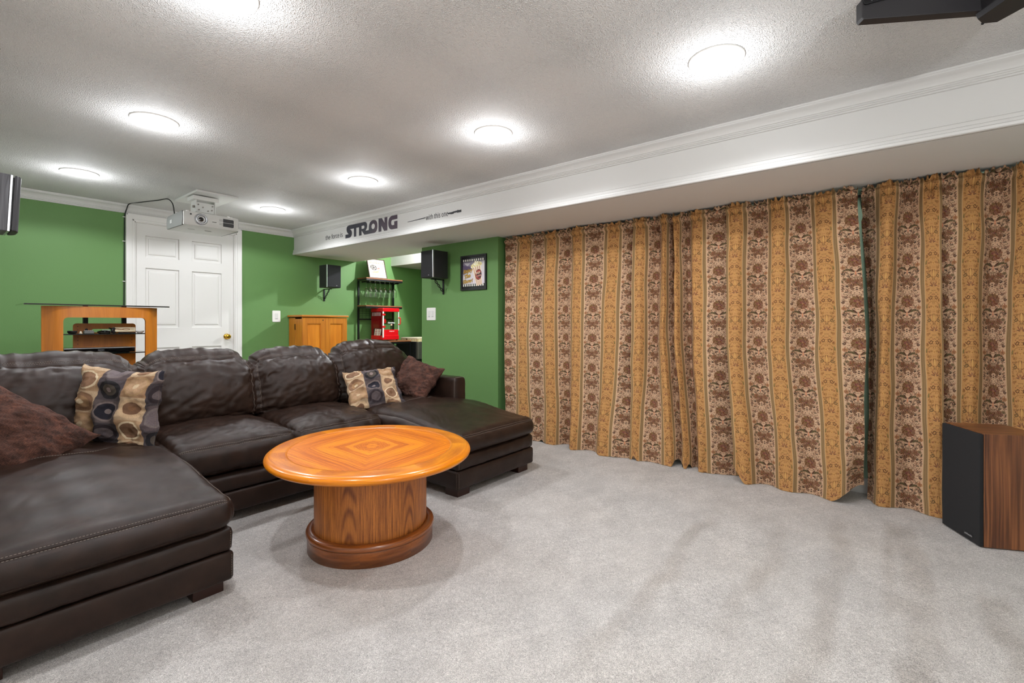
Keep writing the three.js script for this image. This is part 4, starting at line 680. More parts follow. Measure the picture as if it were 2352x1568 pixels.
{
  const t = thing('framed_poster', 'black-framed popcorn film-strip picture on the green stub wall', 'picture', [XC, 1.564, -3.258]); t.rotation.y = -Math.PI / 2; const W2 = 0.172, H2 = 0.174;
  const fr = rectShape(-W2, -H2, W2, H2); fr.holes.push(rectShape(-W2 + 0.016, -H2 + 0.016, W2 - 0.016, H2 - 0.016)); obj('frame', extr(fr, 0.016, 0.002), M.black, t);
  const tx = canvasTex(768, 768, (c, W, H) => {
    c.fillStyle = '#121114'; c.fillRect(0, 0, W, H);
    const g = c.createLinearGradient(0, 90, 300, H); g.addColorStop(0, '#6d6674'); g.addColorStop(0.35, '#8a8290'); g.addColorStop(0.5, '#d6d0d0'); g.addColorStop(1, '#d9cdd6'); c.fillStyle = g; c.fillRect(24, 112, W - 48, H - 224);
    c.fillStyle = '#5a4c66'; c.beginPath(); c.moveTo(24, 190); c.lineTo(330, 240); c.lineTo(300, 330); c.lineTo(40, 420); c.closePath(); c.fill();
    c.fillStyle = '#b9b4b8'; c.beginPath(); c.moveTo(60, 140); c.lineTo(280, 150); c.lineTo(180, 220); c.closePath(); c.fill();
    c.fillStyle = '#efece2'; for (const y of [52, H - 108]) for (let i = 0; i < 10; i++) { c.beginPath(); c.roundRect(30 + i * 71.5, y, 40, 54, 12); c.fill(); }
    c.save(); c.translate(520, 430); c.rotate(-0.22); // popcorn box
    for (let i = 0; i < 9; i++) { const a = -150 + i * 33.3, b = -95 + i * 21; c.fillStyle = i % 2 ? '#c9a07c' : '#f2e6d4'; c.beginPath(); c.moveTo(a, -190); c.lineTo(a + 33.3, -190); c.lineTo(b + 21, 270); c.lineTo(b, 270); c.fill(); c.strokeStyle = 'rgba(150,40,30,.5)'; c.lineWidth = 3; c.beginPath(); c.moveTo(a, -190); c.lineTo(b, 270); c.stroke(); }
    const r = rng(5); for (let i = 0; i < 120; i++) { const x = -170 + r() * 340, y = -200 - r() * 130 * (1 - Math.abs(x) / 240); c.fillStyle = ['#e9dfa0', '#f3edc6', '#d8c46a', '#cbb98a', '#fbf6dc'][i % 5]; c.beginPath(); c.ellipse(x, y, 17 + r() * 12, 14 + r() * 10, r() * 3, 0, 6.3); c.fill(); }
    c.restore();
    c.save(); c.translate(548, 440); c.fillStyle = '#5a1512'; c.beginPath(); c.ellipse(0, 0, 100, 128, 0.12, 0, 6.3); c.fill(); c.fillStyle = '#a03228'; c.beginPath(); c.ellipse(0, 0, 84, 112, 0.12, 0, 6.3); c.fill(); c.fillStyle = '#2c0d0c'; c.beginPath(); c.ellipse(20, 10, 76, 70, 0.2, 0, 6.3); c.fill(); c.textAlign = 'center'; c.fillStyle = '#f5d7b8'; c.font = 'bold 74px sans-serif'; c.rotate(-0.2); c.fillText('POP', -6, -14); c.fillStyle = '#f0a090'; c.font = 'bold 56px sans-serif'; c.fillText('CORN', 0, 52); c.restore();
    c.save(); c.font = 'italic bold 108px serif'; c.textAlign = 'center'; const word = (s, x, y, a) => { c.save(); c.translate(x, y); c.rotate(a); c.lineWidth = 14; c.strokeStyle = '#4d3a28'; c.strokeText(s, 0, 0); c.fillStyle = '#e3b23e'; c.fillText(s, 0, 0); c.restore(); };
    word('Enjoy', 190, 372, -0.12); word('The', 180, 500, -0.14); word('Show!', 190, 625, -0.08); c.restore();
  });
  const cd = printCard(2 * W2 - 0.03, 2 * H2 - 0.03, std({ map: tx, roughness: 0.35 }), t, 'poster'); cd.position.z = 0.008;
}
const sans = await new FontLoader().loadAsync('fonts/droid/droid_sans_regular.typeface.json');
{ // vinyl words on the beam; z runs along the beam, letters stand on its face
  const face = (o) => { o.rotation.y = -Math.PI / 2; return o; };
  const word = (txt, label, z, y, size, wide) => { const g = new TextGeometry(txt, { font: sans, size, depth: 0.0008, curveSegments: 4, bevelEnabled: false }); g.computeBoundingBox(); const w = g.boundingBox.max.x - g.boundingBox.min.x; g.translate(-g.boundingBox.min.x, 0, 0); g.scale(wide / w, 1, 1); const m = face(obj('wall_lettering', clean(g), M.vinyl)); m.position.set(XF - 0.0006, y, z); return tag(m, label, 'lettering'); };
  word('the force is', 'small dark words the force is at the left end of the white beam', -4.972, 1.992, 0.049, 0.34);
  word('with this one', 'small dark words with this one on the white beam between two bars', -3.292, 1.99, 0.044, 0.286);
  // STRONG: joined block letters, in units of the cap height
  const t = thing('wall_lettering', 'large purple-black word STRONG on the white beam', 'lettering', [XF - 0.0006, 1.9675, -4.578]); face(t);
  const K = 0.131, vin = std({ roughness: 0.5, vertexColors: true });
  const letter = (name, shape) => { const g = extr(shape, 0.0008); g.scale(K, K, 1); const p = g.attributes.position, col = new Float32Array(p.count * 3); for (let i = 0; i < p.count; i++) { const u = p.getX(i) / 0.88, n = noise(p.getX(i) * 9, p.getY(i) * 14, 2), c = mix3([0.018, 0.019, 0.032], [0.062, 0.036, 0.06], clamp(smooth(0.35, 0.85, u) + 0.35 * n)), r = clamp(noise(p.getX(i) * 7, 3, 5)) * smooth(0.5, 0.7, u); col.set([c[0] + r * 0.06, c[1] + r * 0.02, c[2] + r * 0.015], i * 3); } g.setAttribute('color', new THREE.BufferAttribute(col, 3)); const m = new THREE.Mesh(g, vin); m.name = name; m.castShadow = m.receiveShadow = true; t.add(m); };
  const S = (pts) => { const s = new THREE.Shape(); pts.forEach((p, i) => { if (p.length === 6) s.bezierCurveTo(...p); else i ? s.lineTo(...p) : s.moveTo(...p); }); return s; };
  letter('letter', S([[0, 0], [0.5, 0], [0.78, 0, 0.92, 0.14, 0.92, 0.36], [0.92, 0.5, 0.82, 0.6, 0.66, 0.68], [1.2, 0.68], [1.2, 1], [0.55, 1], [0.26, 1, 0.16, 0.88, 0.16, 0.7], [0.16, 0.52, 0.3, 0.42, 0.46, 0.3], [0, 0.3]]));
  letter('letter', S([[1.202, 0], [1.52, 0], [1.52, 0.68], [1.9, 0.68], [1.9, 1], [1.202, 1]]));
  const Rl = S([[1.902, 0], [2.24, 0], [2.24, 0.38], [2.62, 0], [3.0, 0], [3.0, 0.3], [2.75, 0.3], [2.92, 0.42, 2.98, 0.5, 2.98, 0.68], [2.98, 0.88, 2.86, 1, 2.62, 1], [1.902, 1]]); Rl.holes.push(S([[2.24, 0.5], [2.24, 0.74], [2.54, 0.74], [2.66, 0.7, 2.66, 0.54, 2.54, 0.5]])); letter('letter', Rl);
  const O = S([[3.002, 0], [3.9, 0], [4.15, 0.02, 4.3, 0.2, 4.3, 0.5], [4.3, 0.8, 4.15, 1, 3.78, 1], [3.4, 1, 3.22, 0.8, 3.22, 0.5], [3.22, 0.42, 3.2, 0.34, 3.18, 0.3], [3.002, 0.3]]); const oh = new THREE.Path(); oh.absellipse(3.76, 0.52, 0.22, 0.21, 0, Math.PI * 2); O.holes.push(oh); letter('letter', O);
  letter('letter', S([[4.44, 0], [4.8, 0], [4.8, 0.45], [5.14, 0], [5.52, 0], [5.52, 1], [5.18, 1], [5.18, 0.6], [4.86, 1], [4.44, 1]]));
  letter('letter', S([[6.7, 0], [6.1, 0], [5.8, 0, 5.64, 0.2, 5.64, 0.5], [5.64, 0.8, 5.8, 1, 6.1, 1], [6.7, 1], [6.7, 0.7], [6.2, 0.7], [6.02, 0.7, 5.98, 0.62, 5.98, 0.5], [5.98, 0.36, 6.04, 0.3, 6.2, 0.3], [6.34, 0.3], [6.34, 0.56], [6.7, 0.56]]));
  const bar = (pts, label, z, y) => { const m = face(obj('wall_decal', extr(S(pts), 0.0008), M.vinyl)); m.position.set(XF - 0.0006, y, z); tag(m, label, 'decal'); };
  bar([[0, 0], [0.252, 0.004], [0.252, 0.012], [0.002, 0.004]], 'thin dark tapering bar left of the words with this one', -3.55, 2.005);
  bar([[0, 0], [0.03, 0.0], [0.03, -0.004], [0.07, -0.004], [0.07, 0.002], [0.11, 0.002], [0.11, -0.002], [0.16, -0.002], [0.16, 0.018], [0.125, 0.018], [0.12, 0.024], [0.112, 0.018], [0.06, 0.016], [0.05, 0.013], [0, 0.013]], 'thick dark stepped bar right of the words with this one', -3.005, 2.002);
}

// ---------------------------------------------------------------- media stand behind the sofa
{
  const t = thing('media_stand', 'bow-fronted cherry wood media stand with glass top behind the sofa', 'media stand', [0.88, 0, -4.42]);
  // front panel bent along an arc in plan; opening with rounded corners
  const HW = 0.325, H = 1.172, s = rectShape(-HW, 0.02, HW, H, 0.004); s.holes.push(rectShape(-0.228, 0.12, 0.232, 1.094, 0.026));
  const bow = (x) => -0.055 * Math.pow(Math.abs(x) / HW, 2.4) - 0.05 * Math.pow(smooth(0.72, 1, Math.abs(x) / HW), 2);
  const g0 = extr(s, 0.022, 0.002, { curveSegments: 8 });
  // dense strips so that the bend is smooth
  const strips = []; const N = 40, rect = (x0, x1, y0, y1) => { const b = new THREE.BoxGeometry(x1 - x0, y1 - y0, 0.022, Math.max(1, Math.round((x1 - x0) / 0.012)), 1, 1); b.translate((x0 + x1) / 2, (y0 + y1) / 2, 0.011); return b; };
  strips.push(rect(-HW, -0.228, 0.02, H), rect(0.232, HW, 0.02, H), rect(-0.228, 0.232, 1.094, H), rect(-0.228, 0.232, 0.02, 0.12));
  const fil = (cx, cy, a0) => { const f = new THREE.Shape(); f.moveTo(cx, cy); const dx = Math.cos(a0) > 0 ? -1 : 1, r = 0.03; f.lineTo(cx + dx * r, cy); f.quadraticCurveTo(cx, cy, cx, cy - r); f.closePath(); return extr(f, 0.022); };
  strips.push(fil(-0.228, 1.094, Math.PI), fil(0.232, 1.094, 0));
  const fg = merge(strips), p = fg.attributes.position; for (let i = 0; i < p.count; i++) p.setZ(i, p.getZ(i) + bow(p.getX(i))); const fu = boxUV(fg); fu.computeVertexNormals(); obj('front_panel', toCreasedNormals(fu, 0.5), M.cherry, t);
  const bp = rectShape(-0.132, 0.1, 0.236, 1.052, 0.02); bp.holes.push(rectShape(-0.03, 0.985, 0.13, 1.012, 0.012), rectShape(-0.03, 0.84, 0.13, 0.867, 0.012));
  const back = obj('back_panel', boxUV(extr(bp, 0.018, 0.001)), M.cherry, t); back.position.z = -0.3;
  for (const [x, y] of [[-0.06, 1.006], [0.17, 1.006]]) obj('cable_hole', turn(cyl(0.009, 0.009, 0.004, 0, 0, 0, 16), 0, x, y, 0.019, Math.PI / 2), M.black, back);
  for (const x of [-0.108, 0.212]) for (let k = 0; k < 6; k++) obj('shelf_pin_hole', turn(cyl(0.0028, 0.0028, 0.002, 0, 0, 0, 8), 0, x, 0.9 + k * 0.026, 0.0195, Math.PI / 2), M.black, back);
  for (const x of [-0.06, 0.17]) obj('post', bx(x - 0.014, 0.02, -0.33, x + 0.014, 1.18, -0.302, 0.002), M.black, t);
  obj('glass_top', turn(extr(rectShape(-0.4, -0.39, 0.4, 0.02, 0.02), 0.007, 0.001), 0, -0.02, 1.184, 0.01, Math.PI / 2), M.blackGlass, t);
  for (const y of [0.978, 0.835]) obj('glass_shelf', turn(extr(rectShape(-0.26, 0.0, 0.27, 0.225, 0.01), 0.006, 0.0008), 0, 0, y, -0.298, Math.PI / 2), M.smoked, t);
  obj('foot_base', bx(-0.3, 0, -0.34, 0.3, 0.03, -0.05, 0.004), M.black, t);
}
const SH = 0.9785, DK = 0.8355;
{ const t = thing('dvd_player', 'flat black disc player with a bright top edge on the lower glass shelf', 'disc player', [0.865, DK, -4.5]); t.rotation.y = 0.03;
  obj('case', bx(-0.2, 0.006, -0.2, 0.2, 0.038, 0.0, 0.002), M.black, t); obj('front_panel', bx(-0.2, 0.004, 0, 0.2, 0.036, 0.008, 0.002), M.blackGlass, t); obj('top_trim', bx(-0.2, 0.036, -0.02, 0.2, 0.041, 0.009, 0.001), M.silver, t);
  const tx = canvasTex(128, 32, (c) => { c.fillStyle = '#0a0b0d'; c.fillRect(0, 0, 128, 32); c.fillStyle = '#c9ccd2'; c.font = 'bold 22px sans-serif'; c.fillText('Panasonic', 8, 23); }); const b = printCard(0.04, 0.008, std({ map: tx, roughness: 0.3 }), t, 'brand_badge'); b.position.set(0.0, 0.024, 0.0086);
  const t2 = canvasTex(64, 48, (c) => { c.fillStyle = '#0a0b0d'; c.fillRect(0, 0, 64, 48); c.strokeStyle = '#7a96d8'; c.lineWidth = 5; c.beginPath(); c.ellipse(36, 24, 20, 14, 0, 0, 6.3); c.stroke(); c.fillStyle = '#cfd8ee'; c.font = 'bold 26px serif'; c.fillText('B', 28, 33); }); const d = printCard(0.02, 0.014, std({ map: t2, roughness: 0.3 }), t, 'disc_logo'); d.position.set(-0.178, 0.016, 0.0086);
  for (const x of [-0.17, 0.17]) obj('foot', cyl(0.012, 0.012, 0.006, x, 0.003, -0.05, 12), M.black, t); }
{ const t = thing('bowl', 'small black round bowl at the left end of the upper glass shelf', 'bowl', [0.71, SH, -4.5]); obj('vessel', lathe([[0, 0.0], [0.02, 0.001], [0.027, 0.012], [0.027, 0.022], [0.025, 0.022], [0.023, 0.01], [0, 0.006]], 28), M.black, t); }
tag(obj('stone_figure', lathe([[0, 0], [0.008, 0], [0.01, 0.006], [0.005, 0.012], [0.006, 0.017], [0, 0.02]], 12).translate(0.752, SH, -4.49), M.paper), 'tiny tan figurine beside the black bowl on the upper glass shelf', 'figurine');
{ const t = thing('remote_control', 'grey remote control standing on its edge on the upper glass shelf', 'remote', [0.797, SH, -4.5]); obj('case', bx(-0.028, 0, -0.02, 0.028, 0.022, 0.02, 0.005), M.greyPlastic, t); for (let k = 0; k < 5; k++) obj('button', bx(-0.024 + k * 0.01, 0.0225, -0.004, -0.017 + k * 0.01, 0.025, 0.006, 0.001), M.palePlastic, t); }
{ const t = thing('game_controller', 'low dark flat device in the middle of the upper glass shelf', 'game controller', [0.885, SH, -4.5]); obj('shell', turn(lathe([[0, 0], [0.03, 0.0], [0.042, 0.008], [0.04, 0.018], [0.02, 0.024], [0, 0.025]], 28), 0).translate(0, 0, 0), M.blackGlass, t); obj('top_band', bx(-0.016, 0.022, -0.01, 0.03, 0.0265, 0.012, 0.002), M.silver, t); }
{ const t = thing('headset', 'dark headset lump behind the wooden box on the upper glass shelf', 'headset', [0.938, SH, -4.5]); obj('ear_cushion', turn(new THREE.TorusGeometry(0.014, 0.008, 10, 20), 0.7, 0, 0.022, 0), M.black, t); obj('headband', tube([[0, 0.03, 0.0], [-0.02, 0.04, -0.03], [0.0, 0.03, -0.07]], 0.004, 20, 6), M.black, t); }
{ const t = thing('pale_box', 'pale flat box with a pipe-shaped print on the upper glass shelf', 'box', [1.005, SH + 0.012, -4.5]); obj('carton', bx(-0.06, 0, -0.07, 0.062, 0.034, 0.0, 0.001), M.paper, t);
  const tx = canvasTex(256, 64, (c) => { c.fillStyle = '#dfd0ae'; c.fillRect(0, 0, 256, 64); c.strokeStyle = '#7a4a22'; c.lineWidth = 8; c.beginPath(); c.ellipse(140, 30, 46, 10, 0, 0, 6.3); c.stroke(); c.lineWidth = 10; c.beginPath(); c.moveTo(4, 26); c.bezierCurveTo(40, 18, 60, 44, 100, 30); c.stroke(); c.fillStyle = '#8a7a5a'; c.fillRect(196, 26, 40, 5); }); const b = printCard(0.12, 0.032, std({ map: tx, roughness: 0.8 }), t, 'print'); b.position.set(0.001, 0.017, 0.0008); }
{ const t = thing('cable_coil', 'black cable coils lying under the pale box on the upper glass shelf', 'cable', [1.01, SH, -4.49]); for (let k = 0; k < 3; k++) obj('coil', turn(new THREE.TorusGeometry(0.012 + 0.003 * k, 0.0042, 8, 20), 0, -0.03 + k * 0.034, 0.0045, -0.012, Math.PI / 2), M.black, t); }
{ const t = thing('small_dish', 'small white oval dish at the right end of the upper glass shelf', 'dish', [1.095, SH, -4.5]); const g = lathe([[0, 0], [0.014, 0.0], [0.026, 0.012], [0.027, 0.02], [0.024, 0.019], [0.013, 0.006], [0, 0.005]], 28); obj('vessel', g, M.whitePlastic, t); }

// ---------------------------------------------------------------- wooden cabinet by the door wall
{
  const t = thing('wooden_cabinet', 'honey-coloured wooden cabinet with two deep panelled doors behind the sofa', 'cabinet', [2.838, 0, -5.35]); const w = 0.58;
  obj('carcass', bx(0, 0.05, -0.322, w, 1.122, -0.172, 0.002), M.cabinet, t);
  obj('top', bx(-0.016, 1.132, -0.33, w + 0.016, 1.155, 0.016, 0.006, 'x'), M.cabinet, t);
  obj('toe_kick', bx(0.02, 0, -0.31, w - 0.02, 0.05, -0.05, 0.002), M.cabinet, t);
  for (const [a, b, k] of [[0.001, w / 2 - 0.003, 0], [w / 2 + 0.003, w - 0.001, 1]]) {
    const sh = rectShape(a, 0.06, b, 1.124); sh.holes.push(rectShape(a + 0.052, 0.13, b - 0.052, 1.06));
    const door = obj('door', boxUV(merge([extr(sh, 0.018, 0.002).translate(0, 0, -0.02), bx(a, 0.06, -0.17, a + 0.016, 1.124, -0.02, 0.001), bx(b - 0.016, 0.06, -0.17, b, 1.124, -0.02, 0.001), bx(a, 1.108, -0.17, b, 1.124, -0.02, 0.001)])), M.cabinet, t);
    obj('inset_panel', bx(a + 0.05, 0.128, -0.022, b - 0.05, 1.062, -0.012, 0.001), M.cherry, door);
    const mo = rectShape(a + 0.05, 0.128, b - 0.05, 1.062); mo.holes.push(rectShape(a + 0.06, 0.138, b - 0.06, 1.052)); obj('panel_moulding', boxUV(extr(mo, 0.006, 0.002).translate(0, 0, -0.01)), M.cabinet, door);
    if (!k) obj('keyhole', turn(cyl(0.007, 0.007, 0.003, 0, 0, 0, 16), 0, b - 0.032, 1.095, 0.0015, Math.PI / 2), M.black, door);
  }
  for (const y of [0.98, 0.2]) obj('hinge', bx(-0.004, y, -0.178, 0.002, y + 0.07, -0.166, 0.001), M.blackMetal, t);
}

// ---------------------------------------------------------------- bar rack, glasses, popcorn machine
{
  const t = thing('bar_rack', 'black metal bar rack with wooden shelves in the alcove', 'shelf rack', [3.76, 0, -5.645]); const W = 0.6;
  const P = (x, z, y0, y1) => obj('post', bx(x - 0.011, y0, z - 0.011, x + 0.011, y1, z + 0.011, 0.001), M.blackMetal, t);
  P(0.012, 0.012, 0, 1.66); P(W - 0.012, 0.012, 0, 1.66); P(0.012, 0.385, 0, 0.795); P(W - 0.012, 0.385, 0, 0.795);
  for (const [y, d] of [[1.655, 0.215], [1.285, 0.205], [0.805, 0.4]]) { obj('shelf_board', bx(0.0, y, 0.002, W, y + 0.016, d, 0.002, 'x'), M.plank, t); obj('shelf_frame', [bx(0.002, y - 0.024, d - 0.018, W - 0.002, y - 0.0005, d - 0.002, 0.001), bx(0.002, y - 0.024, 0.004, 0.018, y - 0.0005, d - 0.018, 0.001), bx(W - 0.018, y - 0.024, 0.004, W - 0.002, y - 0.0005, d - 0.018, 0.001)], M.blackMetal, t); }
  for (const x of [0.06, 0.14, 0.22, 0.3, 0.38, 0.46, 0.54]) obj('glass_rail', bx(x - 0.004, 1.612, 0.02, x + 0.004, 1.63, 0.2, 0.001), M.blackMetal, t);
  const wires = []; for (let k = 0; k <= 10; k++) wires.push(rod([0.02 + k * 0.056, 1.12, 0.01], [0.02 + k * 0.056, 1.262, 0.01], 0.0016, 6)); for (let k = 0; k <= 4; k++) wires.push(rod([0.02, 1.13 + k * 0.032, 0.01], [W - 0.02, 1.13 + k * 0.032, 0.01], 0.0016, 6));
  obj('wire_grid', wires, M.blackMetal, t); obj('back_bar', bx(0.015, 1.105, 0.003, W - 0.015, 1.122, 0.019, 0.001), M.blackMetal, t);
  obj('cross_brace', [rod([0.02, 0.15, 0.012], [W - 0.02, 0.76, 0.012], 0.005), rod([0.02, 0.76, 0.012], [W - 0.02, 0.15, 0.012], 0.005)], M.blackMetal, t);
  obj('lower_shelf', bx(0.0, 0.12, 0.002, W, 0.136, 0.39, 0.002, 'x'), M.plank, t);
}
{
  const prof = [[0.0, 0.002], [0.006, 0.0], [0.032, 0.0], [0.033, 0.002], [0.01, 0.005], [0.004, 0.012], [0.0032, 0.03], [0.0032, 0.082], [0.006, 0.09], [0.02, 0.103], [0.031, 0.125], [0.035, 0.15], [0.033, 0.185], [0.029, 0.215], [0.0278, 0.215], [0.0315, 0.185], [0.0335, 0.15], [0.0295, 0.126], [0.019, 0.1055], [0.005, 0.096], [0, 0.095]];
  const g0 = lathe(prof, 28); g0.rotateX(Math.PI);       // hangs by its foot
  const gl = phys({ color: 0xffffff, roughness: 0.01, transmission: 1, thickness: 0.002, ior: 1.45, specularIntensity: 1 });
  let first; const names = ['leftmost', 'second', 'third', 'fourth', 'fifth', 'rightmost'];
  for (const [row, z] of [['front', -5.49], ['back', -5.585]]) for (let k = 0; k < 6; k++) {
    const o = first ? first.clone() : (first = obj('wine_glass', g0, gl)); if (first !== o) { o.name = numbered('wine_glass'); scene.add(o); }
    o.position.set(3.86 + k * 0.08 + (row === 'back' ? 0.006 : 0), 1.632, z);
    tag(o, `${names[k]} stemmed glass of the ${row} row hanging upside down under the rack's top shelf`, 'wine glass', 'stemmed glasses hanging in the bar rack');
  }
}
{
  const t = thing('popcorn_machine', 'red countertop popcorn machine with a white corner post on the bar rack', 'popcorn machine', [3.95, 0.8215, -5.605]); const W = 0.272, D = 0.272, H = 0.445;
  obj('base', bx(0, 0.012, 0, W, 0.075, D, 0.01), M.red, t); obj('lower_panel', bx(0.006, 0.072, 0.01, W - 0.01, 0.15, D - 0.006, 0.004), M.red, t);
  obj('roof', bx(-0.002, H - 0.052, -0.002, W + 0.002, H, D + 0.004, 0.012), M.red, t);
  obj('rear_panel', bx(0.004, 0.14, 0.002, W * 0.68, H - 0.05, 0.008, 0.001), M.darkRed, t);
  const sp = obj('side_panel', bx(0.003, 0.07, 0.008, 0.008, H - 0.05, D - 0.02, 0.001), M.redGlass, t);
  for (let k = 0; k < 7; k++) obj('vent_slot', bx(0.0, H - 0.108, 0.03 + k * 0.029, 0.0032, H - 0.06, 0.038 + k * 0.029, 0.0005), M.palePlastic, sp);
  obj('door_pane', bx(0.03, 0.15, D - 0.012, W - 0.004, H - 0.052, D - 0.008, 0.001), M.glass, t);
  obj('right_pane', bx(W - 0.006, 0.15, 0.012, W - 0.002, H - 0.052, D - 0.014, 0.001), M.glass, t);
  obj('corner_post', cyl(0.011, 0.011, 0.35, 0.008, 0.22, D - 0.008, 20), M.whitePlastic, t); obj('corner_post', cyl(0.006, 0.006, 0.26, W - 0.006, 0.27, D - 0.008, 16), M.palePlastic, t);
  for (const y of [0.355, 0.19]) obj('post_ring', [cyl(0.0145, 0.0145, 0.026, 0.008, y, D - 0.008, 20), turn(cyl(0.012, 0.012, 0.012, 0, 0, 0, 16), 0, 0.03, y, D - 0.004, Math.PI / 2)], M.red, t);
  obj('handle', tube([[W - 0.012, 0.31, D - 0.006], [W + 0.004, 0.315, D + 0.012], [W + 0.004, 0.225, D + 0.012], [W - 0.012, 0.22, D - 0.006]], 0.0065, 30, 8), M.red, t);
  obj('kettle', [lathe([[0, 0], [0.04, 0.0], [0.048, 0.02], [0.046, 0.055], [0.03, 0.07], [0, 0.075]], 28).translate(0.1, 0.235, 0.13), cyl(0.005, 0.005, 0.09, 0.1, 0.35, 0.13, 10), bx(0.02, 0.3, 0.1, 0.08, 0.37, 0.17, 0.004)], M.red, t);
  for (const [x, z] of [[0.02, 0.03], [W - 0.02, 0.03], [0.02, D - 0.03], [W - 0.02, D - 0.03]]) obj('foot', cyl(0.012, 0.014, 0.014, x, 0.007, z, 12), M.black, t);
  const lg = canvasTex(256, 128, (c, w, h) => { c.clearRect(0, 0, w, h); c.fillStyle = '#fff'; c.font = 'italic bold 62px serif'; c.textAlign = 'center'; c.fillText('Carnival', w / 2, 56); c.fillStyle = '#f3c6a8'; c.beginPath(); c.ellipse(w / 2, 98, 34, 24, 0, 0, 6.3); c.fill(); });
  const l1 = printCard(0.115, 0.058, std({ map: lg, roughness: 0.5, transparent: true, alphaTest: 0.4 }), t, 'window_logo'); l1.position.set(0.145, 0.232, D - 0.006);
  const l2t = canvasTex(256, 64, (c, w, h) => { c.fillStyle = '#d4101a'; c.fillRect(0, 0, w, h); c.fillStyle = '#fff'; c.font = 'italic bold 50px sans-serif'; c.textAlign = 'center'; c.fillText('magestic', w / 2, 46); }); const l2 = printCard(0.1, 0.018, std({ map: l2t, roughness: 0.4 }), t, 'panel_lettering'); l2.position.set(0.148, 0.128, D - 0.0052);
  const l3t = canvasTex(256, 256, (c, w, h) => { c.fillStyle = '#efe6d8'; c.beginPath(); c.moveTo(40, 8); c.lineTo(250, 20); c.lineTo(214, 250); c.lineTo(8, 250); c.fill(); c.fillStyle = '#a01018'; for (let k = 0; k < 4; k++) { c.fillRect(48 - k * 6, 34 + k * 54, 70, 22); c.fillRect(150 - k * 4, 40 + k * 52, 70 - k * 4, 20); } c.fillStyle = '#efe6d8'; c.fillRect(112, 20, 36, 230); });
  const l3 = printCard(0.17, 0.105, std({ map: l3t, roughness: 0.5 }), t, 'side_graphic'); l3.rotation.y = -Math.PI / 2; l3.position.set(0.002, 0.113, 0.15);
}
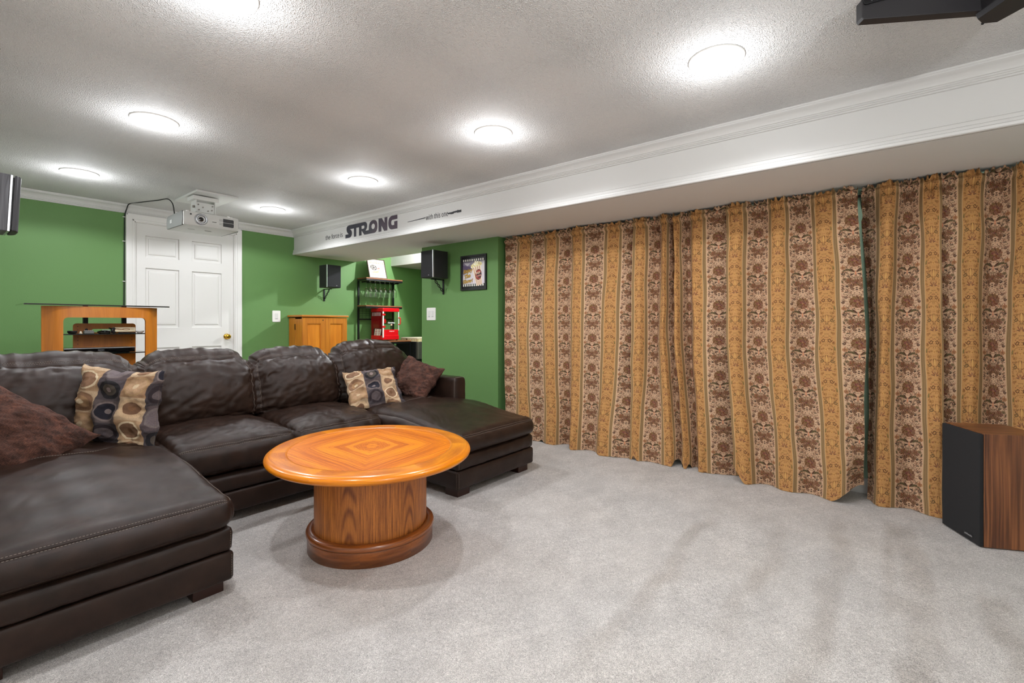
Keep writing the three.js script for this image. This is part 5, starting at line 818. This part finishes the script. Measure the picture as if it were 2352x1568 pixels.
{
  const t = thing('framed_sign', 'small framed theatre sign leaning on top of the bar rack', 'sign', [3.977, 1.673, -5.468]); t.rotation.x = -0.275; const W = 0.285, H = 0.277;
  const fr = rectShape(-W / 2, 0, W / 2, H); fr.holes.push(rectShape(-W / 2 + 0.007, 0.007, W / 2 - 0.007, H - 0.007)); obj('frame', boxUV(extr(fr, 0.014, 0.001).translate(0, 0, -0.008)), M.footWood, t);
  const tx = canvasTex(512, 512, (c, w, h) => {
    c.fillStyle = '#cbbcae'; c.fillRect(0, 0, w, h); c.textAlign = 'center'; c.fillStyle = '#5a3a34'; c.font = 'bold 30px serif'; c.fillText('HOME', w / 2, 58); c.fillStyle = '#7c4a3c'; c.font = 'bold 66px serif'; c.fillText('THEATER ROOM', w / 2, 118, w - 50);
    c.save(); c.translate(160, 230); c.rotate(0.18); c.fillStyle = '#4c4744'; c.beginPath(); c.ellipse(0, 0, 100, 72, 0, 0, 6.3); c.fill(); c.fillStyle = '#b8aaa2'; for (let k = 0; k < 5; k++) { const a = k * 1.257; c.beginPath(); c.ellipse(Math.cos(a) * 56, Math.sin(a) * 40, 24, 17, 0, 0, 6.3); c.fill(); } c.restore();
    c.fillStyle = '#9c3028'; c.beginPath(); c.moveTo(270, 240); c.lineTo(340, 225); c.lineTo(328, 330); c.lineTo(284, 335); c.fill(); c.fillStyle = '#efe0d0'; for (let k = 0; k < 3; k++) c.fillRect(286 + k * 17, 250, 7, 80);
    c.fillStyle = 'rgba(206,120,120,.6)'; c.fillRect(404, 200, 44, 130); const r = rng(4); for (let k = 0; k < 40; k++) { c.fillStyle = ['#c98e4a', '#8a5a44', '#d8b070'][k % 3]; c.beginPath(); c.ellipse(110 + r() * 170, 330 + r() * 40, 10, 7, 0, 0, 6.3); c.fill(); }
    c.strokeStyle = '#8a6a60'; c.lineWidth = 4; c.strokeRect(40, 396, w - 80, 78); c.fillStyle = '#8a6a4a'; c.font = 'bold 44px serif'; c.fillText('POPCORN BAR', w / 2, 450, w - 110);
  });
  const p = printCard(W - 0.013, H - 0.013, std({ map: tx, roughness: 0.6 }), t, 'print'); p.position.set(0, H / 2, 0.0005);
}
{
  const t = thing('mini_fridge', 'black mini fridge with a stainless door beside the bar rack', 'fridge', [4.4, 0, -5.63]); const W = 0.5, D = 0.44;
  obj('body', bx(0, 0.02, 0, W, 0.8, D, 0.005), M.black, t);
  obj('freezer_door', bx(0.002, 0.56, D + 0.003, W - 0.002, 0.798, D + 0.045, 0.006), M.steel, t); obj('fridge_door', bx(0.002, 0.03, D + 0.003, W - 0.002, 0.5, D + 0.045, 0.006), M.steel, t);
  obj('handle_recess', bx(0.003, 0.502, D + 0.002, W - 0.003, 0.558, D + 0.034, 0.003), M.black, t);
  for (const x of [0.05, W - 0.05]) for (const z of [0.05, D - 0.05]) obj('foot', cyl(0.015, 0.015, 0.02, x, 0.01, z, 12), M.black, t);
}
{
  const t = thing('wooden_box', 'shallow pale wooden box with brown inlay on top of the mini fridge', 'box', [4.42, 0.801, -5.54]); const W = 0.4, D = 0.36;
  obj('box_body', bx(0, 0, 0, W, 0.048, D, 0.002), M.paper, t); obj('lid', bx(-0.003, 0.042, -0.003, W + 0.003, 0.056, D + 0.003, 0.002), M.paper, t);
  const tx = canvasTex(512, 64, (c, w, h) => { const r = rng(8); c.fillStyle = '#e3d2a4'; c.fillRect(0, 0, w, h); for (let k = 0; k < 26; k++) { c.fillStyle = ['#b48a52', '#8a6234', '#f0e4c0', '#cfae74'][k % 4]; c.fillRect(k * 20 + r() * 4, 8 + r() * 8, 6 + r() * 7, 18); c.fillRect(k * 20 + r() * 4, 36 + r() * 4, 6 + r() * 7, 18); } c.fillStyle = '#7a5230'; c.fillRect(150, 4, 50, 56); });
  const p = printCard(W, 0.042, std({ map: tx, roughness: 0.7 }), t, 'front_inlay'); p.position.set(W / 2, 0.021, D + 0.0008); const q = printCard(D, 0.042, std({ map: tx, roughness: 0.7 }), t, 'side_inlay'); q.rotation.y = -Math.PI / 2; q.position.set(-0.0008, 0.021, D / 2);
}

renderer.render(scene, camera);
